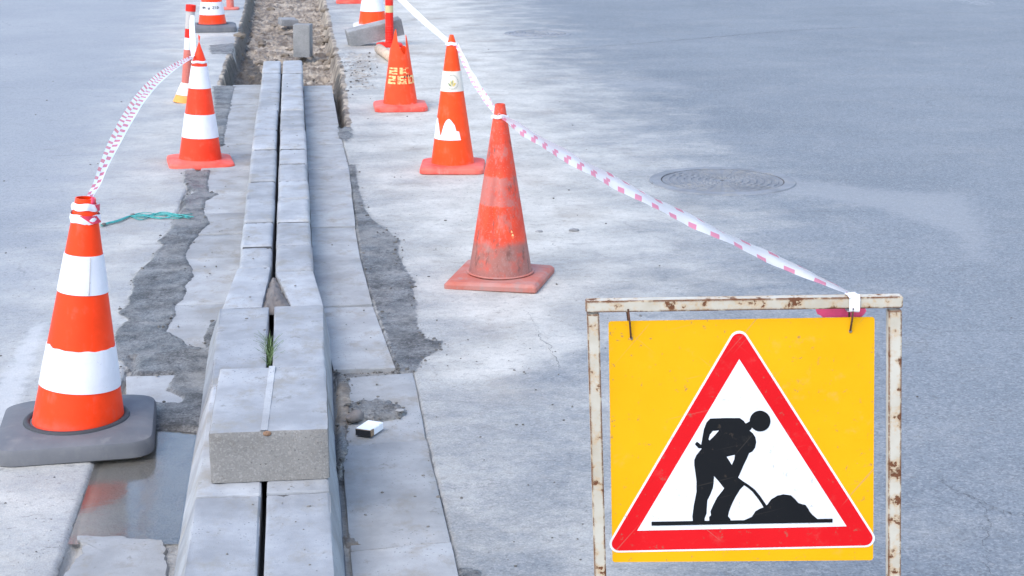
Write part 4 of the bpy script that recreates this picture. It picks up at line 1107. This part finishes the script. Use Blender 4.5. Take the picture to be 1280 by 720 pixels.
# over K and J and on into the distance
pJ = Jtop + Vector((.030, -.012, -.004))
kk = Ktop + Vector((-.012, -.034, .012))
pts = [pJ, pJ.lerp(kk, .25) - zr * .022, pJ.lerp(kk, .5) - zr * .03, pJ.lerp(kk, .8) - zr * .016, kk]
rel(ribbon('strip', pts, [.024, .030, .034, .030, .022], [(.6, -.2, .8), (.5, -.5, .6)], M['tapeR'], n=12, fold=.2, seed=5), tapeR)
q0 = Jtop + Vector((-.008, -.026, .0)); pts = [q0, q0.lerp(Ftop, .2) - zr * .035, q0.lerp(Ftop, .45) - zr * .05, q0.lerp(Ftop, .75) - zr * .04, Ftop]
rel(ribbon('strip', pts, [.026, .045, .050, .05, .03], [(.4, -.4, .8)], M['tapewhite'], n=12, fold=.15, seed=6), tapeR)
def ring_tape(o_parent, o, z, r, wd, m, tiltx=0.0, seed=0):
    v = []; f = []; n = 40
    for i in range(n):
        a = 2 * math.pi * i / n
        zz = z + tiltx * math.cos(a) + .002 * math.sin(a * 5 + seed)
        for k in range(3):
            t = k / 2 - .5; rr = r + .002 * math.sin(a * 7 + seed) + (.003 if k == 1 else 0)
            v.append(o.matrix_basis @ Vector((rr * math.sin(a), -rr * math.cos(a), zz + t * wd)))
    for i in range(n):
        for k in range(2): a = i * 3 + k; b = ((i + 1) % n) * 3 + k; f.append((a, b, b + 1, a + 1))
    return rel(pd_obj('wrap', v, f, m, None, True), o_parent)
ring_tape(tapeR, K, .70, rfK(.70) + .005, .016, M['tapewhite'], .006)
ring_tape(tapeR, J, .712, rfJ(.712) + .004, .018, M['tapewhite'], .006, 2)
# left tape, blown out sideways
tapeL = tag(empty('barrier_tape', Atop), 'white tape with red stripes curving from the nearest left cone to the post', 'barrier tape', 'barrier tapes')
lp_px = [(112, 246, 5.10), (121, 230, 5.3), (130, 206, 5.6), (142, 180, 6.0), (158, 150, 6.6), (176, 122, 7.3), (197, 99, 8.1), (220, 82, 9.0), (240, 71, 9.75)]
pts = [atY(*p) for p in lp_px]
rel(ribbon('strip', pts, [.018, .022, .028, .036, .044, .047, .046, .042, .030, .016], [(-.9, -.2, .4), (-.8, -.3, .5), (-.7, -.35, .6), (-.6, -.3, .8)], M['tapeL'], n=14, fold=.12, seed=8), tapeL)
pts = [atY(241, 71, 9.72), atY(241.5, 62, 10.4), atY(240.5, 45, 11.3), atY(240, 30, 11.9), atY(240.5, 19, 12.25)]
rel(ribbon('strip', pts, [.018, .034, .038, .036, .028], [(1, -.1, .1)], M['tapewhite'], n=8, fold=.15, seed=9), tapeL)
ring_tape(tapeL, A, .735, rfA(.735) + .004, .022, M['tapewhite'], .004, 1)
ring_tape(tapeL, A, .704, rfA(.704) + .004, .026, M['tapewhite'], -.003, 4)
ring_tape(tapeL, B, .600, rfB(.600) + .003, .014, M['tapewhite'], .004, 3)
def arc_tape(o_parent, o, z, r, wd, a0, a1, m, slant=.0):
    v = []; f = []; n = 14
    for i in range(n + 1):
        a = a0 + (a1 - a0) * i / n
        for k in range(2): v.append(o.matrix_basis @ Vector(((r + .001) * math.sin(a + (k - .5) * slant), -(r + .001) * math.cos(a + (k - .5) * slant), z + (k - .5) * wd)))
    for i in range(n): f.append((i * 2, i * 2 + 2, i * 2 + 3, i * 2 + 1))
    return rel(pd_obj('red_stripe', v, f, m, None, True), o_parent)
arc_tape(tapeL, A, .703, rfA(.704) + .0085, .024, .0, 1.15, M['tapered'], -.8)
arc_tape(tapeL, A, .737, rfA(.735) + .0085, .021, .85, 1.6, M['tapered'], -.4)
kn = Atop + Vector((.018, -.012, .020))
bm = bmesh.new(); bmesh.ops.create_icosphere(bm, subdivisions=2, radius=.017)
for v in bm.verts: v.co = Vector((v.co.x * .8, v.co.y * .8, v.co.z * 1.7)) * (1 + .25 * math.sin(v.co.x * 300 + v.co.z * 190))
bmesh.ops.transform(bm, matrix=Matrix.Translation(kn) @ Matrix.Rotation(.5, 4, 'Y'), verts=bm.verts)
rel(bm_obj('knot', bm, M['tapered'], None, True), tapeL)

# ------------------------------------------------------------------ manhole covers
def manhole(px, rad, label):
    P = at(*px); root = tag(empty('manhole_cover', (P.x, P.y, ground_z(P.x, P.y) + .001)), label, 'manhole cover', 'manhole covers in the road')
    def lathe(name, prof, m):
        n = 144; v = []; f = []
        for r, z in prof:
            st_ = max(2, round(2.9 * .05 / max(r, .05)) * 2) if name == 'lid' else 0
            for k in range(n): v.append((r * math.cos(2 * math.pi * k / n), r * math.sin(2 * math.pi * k / n), .0025 if st_ and z > .005 and (k // 2) % 3 == 0 else z))
        for j in range(len(prof) - 1):
            for k in range(n): f.append((j * n + k, j * n + (k + 1) % n, (j + 1) * n + (k + 1) % n, (j + 1) * n + k))
        o = pd_obj(name, v, f, m, root, True); smooth_angle(o, 30); return o
    R = rad
    prof = [(.012, .003)]
    r = .05
    while r < R * .80:
        prof += [(r, .0015), (r + .004, .0075), (r + .018, .0075), (r + .022, .0015)]; r += .040
    prof += [(R * .83, .0025)]
    lathe('lid', prof, M['iron'])
    lathe('seat', [(R * .815, .0016), (R * .86, .0016)], M['darkmortar'])
    lathe('rim', [(R * .845, -.012), (R * .85, .005), (R * .93, .006), (R * .95, .0045), (R, .0045), (R + .01, -.012)], M['iron'])
    return root
manhole((903, 226), .40, 'round cast-iron manhole cover with concentric rings, nearer on the road')
manhole((672, 42), .33, 'far round manhole cover at the top of the road')

# ------------------------------------------------------------------ small things
def pebble(bm, P, r, seed, flat=.65):
    rr = random.Random(seed)
    res = bmesh.ops.create_icosphere(bm, subdivisions=1, radius=1)
    sx, sy, sz = r * rr.uniform(.7, 1.3), r * rr.uniform(.7, 1.2), r * flat * rr.uniform(.7, 1.2)
    rot = Matrix.Rotation(rr.random() * 6.28, 3, 'Z')
    for v in res['verts']:
        k = rr.uniform(.72, 1.15)
        v.co = Vector(P) + rot @ Vector((v.co.x * sx * k, v.co.y * sy * k, v.co.z * sz * k + sz * .5))
def rock_bm(r, seed, sub=3, flat=.7):
    bm = bmesh.new(); bmesh.ops.create_icosphere(bm, subdivisions=sub, radius=1)
    rr = random.Random(seed); planes = [(Vector((rr.gauss(0, 1), rr.gauss(0, 1), rr.gauss(0, 1))).normalized(), rr.uniform(.62, .9)) for _ in range(9)]
    for v in bm.verts:
        for n_, d_ in planes:
            k = v.co.dot(n_)
            if k > d_: v.co -= n_ * (k - d_)
        v.co = Vector((v.co.x * r, v.co.y * r * .85, (v.co.z * flat + flat * .7) * r))
    return bm
P = at(444, 529); P.z = ground_z(P.x, P.y) - .006
o = bm_obj('rock', rock_bm(.034, 4), M['rock'], None, True); o.location = P; o.rotation_euler = (0, .1, .6); smooth_angle(o, 30)
tag(o, 'brown fist-sized rock beside the cigarette packet', 'rock')
for (x, y, r, lb_) in ((717, 289, .028, 'flat grey stone lying on the dusty road right of the dirty cone'), (674, 290, .022, 'smaller flat stone just right of the dirty cone'), (500, 521, .016, 'pale stone chip on the slab beyond the cigarette packet')):
    P = at(x, y); o = bm_obj('stone', rock_bm(r, int(x), 2, .30), M['oldconc'], None, True); o.location = (P.x, P.y, ground_z(P.x, P.y) - .003)
    tag(o, lb_, 'stone')
# cigarette packet
P = at(462, 546); pk = tag(empty('cigarette_packet', (P.x, P.y + .022, .007), (0, 0, math.radians(-30))), 'crushed white cigarette packet with a dark end, lying on the slab', 'packet')
def boxm(name, x0, x1, y0, y1, z0, z1, m, parent, bev=.001):
    bm = bmesh.new(); bmesh.ops.create_cube(bm, size=1)
    for v in bm.verts: v.co = (x0 if v.co.x < 0 else x1, y0 if v.co.y < 0 else y1, z0 if v.co.z < 0 else z1)
    bmesh.ops.bevel(bm, geom=list(bm.edges), offset=bev, segments=1, affect='EDGES'); return bm_obj(name, bm, m, parent)
boxm('lid', -.027, .027, -.040, -.018, 0, .022, M['packbrown'], pk); boxm('box', -.027, .027, -.0178, .045, 0, .0218, M['packwhite'], pk)
boxm('end_panel', -.0265, .0265, -.0415, -.0402, .0008, .0212, M['packdark'], pk, .0003); boxm('top_panel', -.026, .024, -.0385, .044, .0222, .0229, M['packwhite'], pk, .0002)
# teal string bundle
strg = tag(empty('string_bundle', at(175, 275)), 'tangle of teal plastic string lying on the left road', 'string')
for k in range(9):
    rr = random.Random(k + 40); bm = bmesh.new()
    px = [(127, 283), (148, 278), (163, 272 + rr.uniform(-1, 1)), (178, 268 + rr.uniform(0, 8)), (200, 270 + rr.uniform(-2, 6)), (222, 270 + rr.uniform(0, 6)), (232 + rr.uniform(-6, 10), 272 + rr.uniform(-2, 6))]
    pts = []
    for i, (x, y) in enumerate(px):
        q = at(x + rr.uniform(-1, 1), y + rr.uniform(-.8, .8)); q.z = max(ground_z(q.x, q.y), 0) + .004 + .006 * rr.random(); pts.append(q)
    tube_bm(bm, catmull(pts, 4), .0020 + .0012 * rr.random(), 5); rel(bm_obj('strand', bm, M['teal'], None, True), strg)
for px in ((130, 283), (166, 271)):
    q = at(*px); o = bm_obj('knot', rock_bm(.013, int(px[0]), 2), M['rock'], None, True); o.location = (q.x, q.y, q.z + .004); rel(o, strg)
# weeds in the kerb gap
def weed(P, n, h, spread, label, seed):
    root = tag(empty('weed', P), label, 'weed', 'weeds in the kerb gap'); rr = random.Random(seed); vv = []; ff = []
    for i in range(n):
        a = rr.random() * 6.28; ln = h * rr.uniform(.45, 1); lean = spread * rr.uniform(.3, 1); wd = rr.uniform(.0016, .003)
        dirv = Vector((math.cos(a), math.sin(a), 0)); sd_ = Vector((-dirv.y, dirv.x, 0)); b = len(vv); base = Vector((rr.uniform(-.004, .004), rr.uniform(-.05, .05) * h / .06, 0))
        for k in range(5):
            t = k / 4; c = base + dirv * lean * t * t + Vector((0, 0, ln * (t - .25 * t * t))); ww = wd * (1 - t) ** .7 * (1 if k else .6) + .0002
            vv += [c - sd_ * ww, c + Vector((0, 0, .0008)), c + sd_ * ww]
        for k in range(4):
            for j in range(2): q = b + k * 3 + j; ff.append((q, q + 1, q + 4, q + 3))
    pd_obj('leaves', vv, ff, M['grass'], root, True); return root
weed(Vector((KG - .004, at(338, 432, ZK).y, .09)), 120, .11, .06, 'small green weed growing out of the kerb gap', 3)
weed(Vector((KG - .002, at(338, 452, ZK).y + .05, .115)), 30, .065, .035, 'tiny green sprig in the kerb gap, close behind the block', 6)

# gravel, crumbs and clods
bm = bmesh.new(); rr = random.Random(11)
def scatter(n, px_fn, r0, r1, flat=.65):
    for _ in range(n):
        x, y = px_fn(); q = at(x, y); r = r0 * (r1 / r0) ** (rr.random() ** 2.2)
        pebble(bm, (q.x, q.y, ground_z(q.x, q.y) - r * .15), r, rr.randrange(1 << 30), flat)
def near(poly, s): 
    i = rr.randrange(len(poly)); a, b = poly[i], poly[(i + 1) % len(poly)]; t = rr.random()
    return a[0] + (b[0] - a[0]) * t + rr.gauss(0, s), a[1] + (b[1] - a[1]) * t + rr.gauss(0, s * .6)
scatter(130, lambda: near(mudL_px, 5), .002, .010); scatter(160, lambda: near(mudR_px, 4), .002, .011)
scatter(90, lambda: near(mudK_px, 3), .002, .009); scatter(40, lambda: near(mudH_px, 4), .002, .008)
scatter(110, lambda: (rr.uniform(425, 472), rr.gauss(92, 14)), .003, .016)
scatter(130, lambda: (rr.uniform(430, 760), rr.uniform(20, 470)), .002, .009); scatter(90, lambda: (rr.uniform(500, 740), rr.uniform(430, 720)), .0015, .006)
scatter(70, lambda: (rr.uniform(0, 240), rr.uniform(60, 480)), .002, .009); scatter(60, lambda: (rr.uniform(760, 1280), rr.uniform(10, 500)), .0015, .007)
scatter(30, lambda: (rr.uniform(0, 100), rr.uniform(590, 720)), .0015, .005); scatter(25, lambda: (rr.uniform(495, 500), rr.uniform(455, 468)), .003, .007)
scatter(60, lambda: (rr.uniform(425, 500), rr.uniform(459, 469)), .002, .007)
gr = bm_obj('gravel', bm, M['stone']); tag(gr, 'loose grit and small gravel scattered over the works', 'gravel', kind='stuff')
bm = bmesh.new()
for _ in range(240):
    y = rr.uniform(-20, 108); t = rr.random(); x = (285 + (315 - 285) * (1 - y / 110)) * (1 - t) + (424 - 22 * (1 - y / 110)) * t
    q = at(x, y, -.15)
    if 11.0 < q.y and not (KL - .03 < q.x < KR + .03 and q.y < 13.75):
        r = .008 * (11 ** (rr.random() ** 2.6)); pebble(bm, (q.x, q.y, ground_z(q.x, q.y) - r * .35), r, rr.randrange(1 << 30), .6)
tag(bm_obj('rubble', bm, M['clod']), 'clods of earth and rubble lying in the trench', 'rubble', kind='stuff')
# crumbs of dirt on the kerb tops and the slabs
bm = bmesh.new()
for _ in range(150):
    yy = 3.5 + 9.5 * rr.random() ** 1.3; xx = rr.uniform(KL + .03, KR - .02)
    if -.29 < xx < .06 and 4.25 < yy < 4.86: continue
    if abs(xx - KG) < .02: continue
    r = .0012 * (5 ** (rr.random() ** 2)); pebble(bm, (xx, yy, ZK - r * .2), r, rr.randrange(1 << 30))
for _ in range(170):
    yy = 3.7 + 7.5 * rr.random() ** 1.3; s_ = rr.random() < .6
    xx = rr.uniform(.10, .36) if s_ else rr.uniform(-.58, -.38)
    if not s_ and yy < 5.3: continue
    r = .0015 * (4.5 ** (rr.random() ** 2)); pebble(bm, (xx, yy, max(.005, ground_z(xx, yy)) - r * .2), r, rr.randrange(1 << 30))
tag(bm_obj('grit', bm, M['stone']), 'fine crumbs of dirt lying on the kerb stones and slabs', 'grit', kind='stuff')
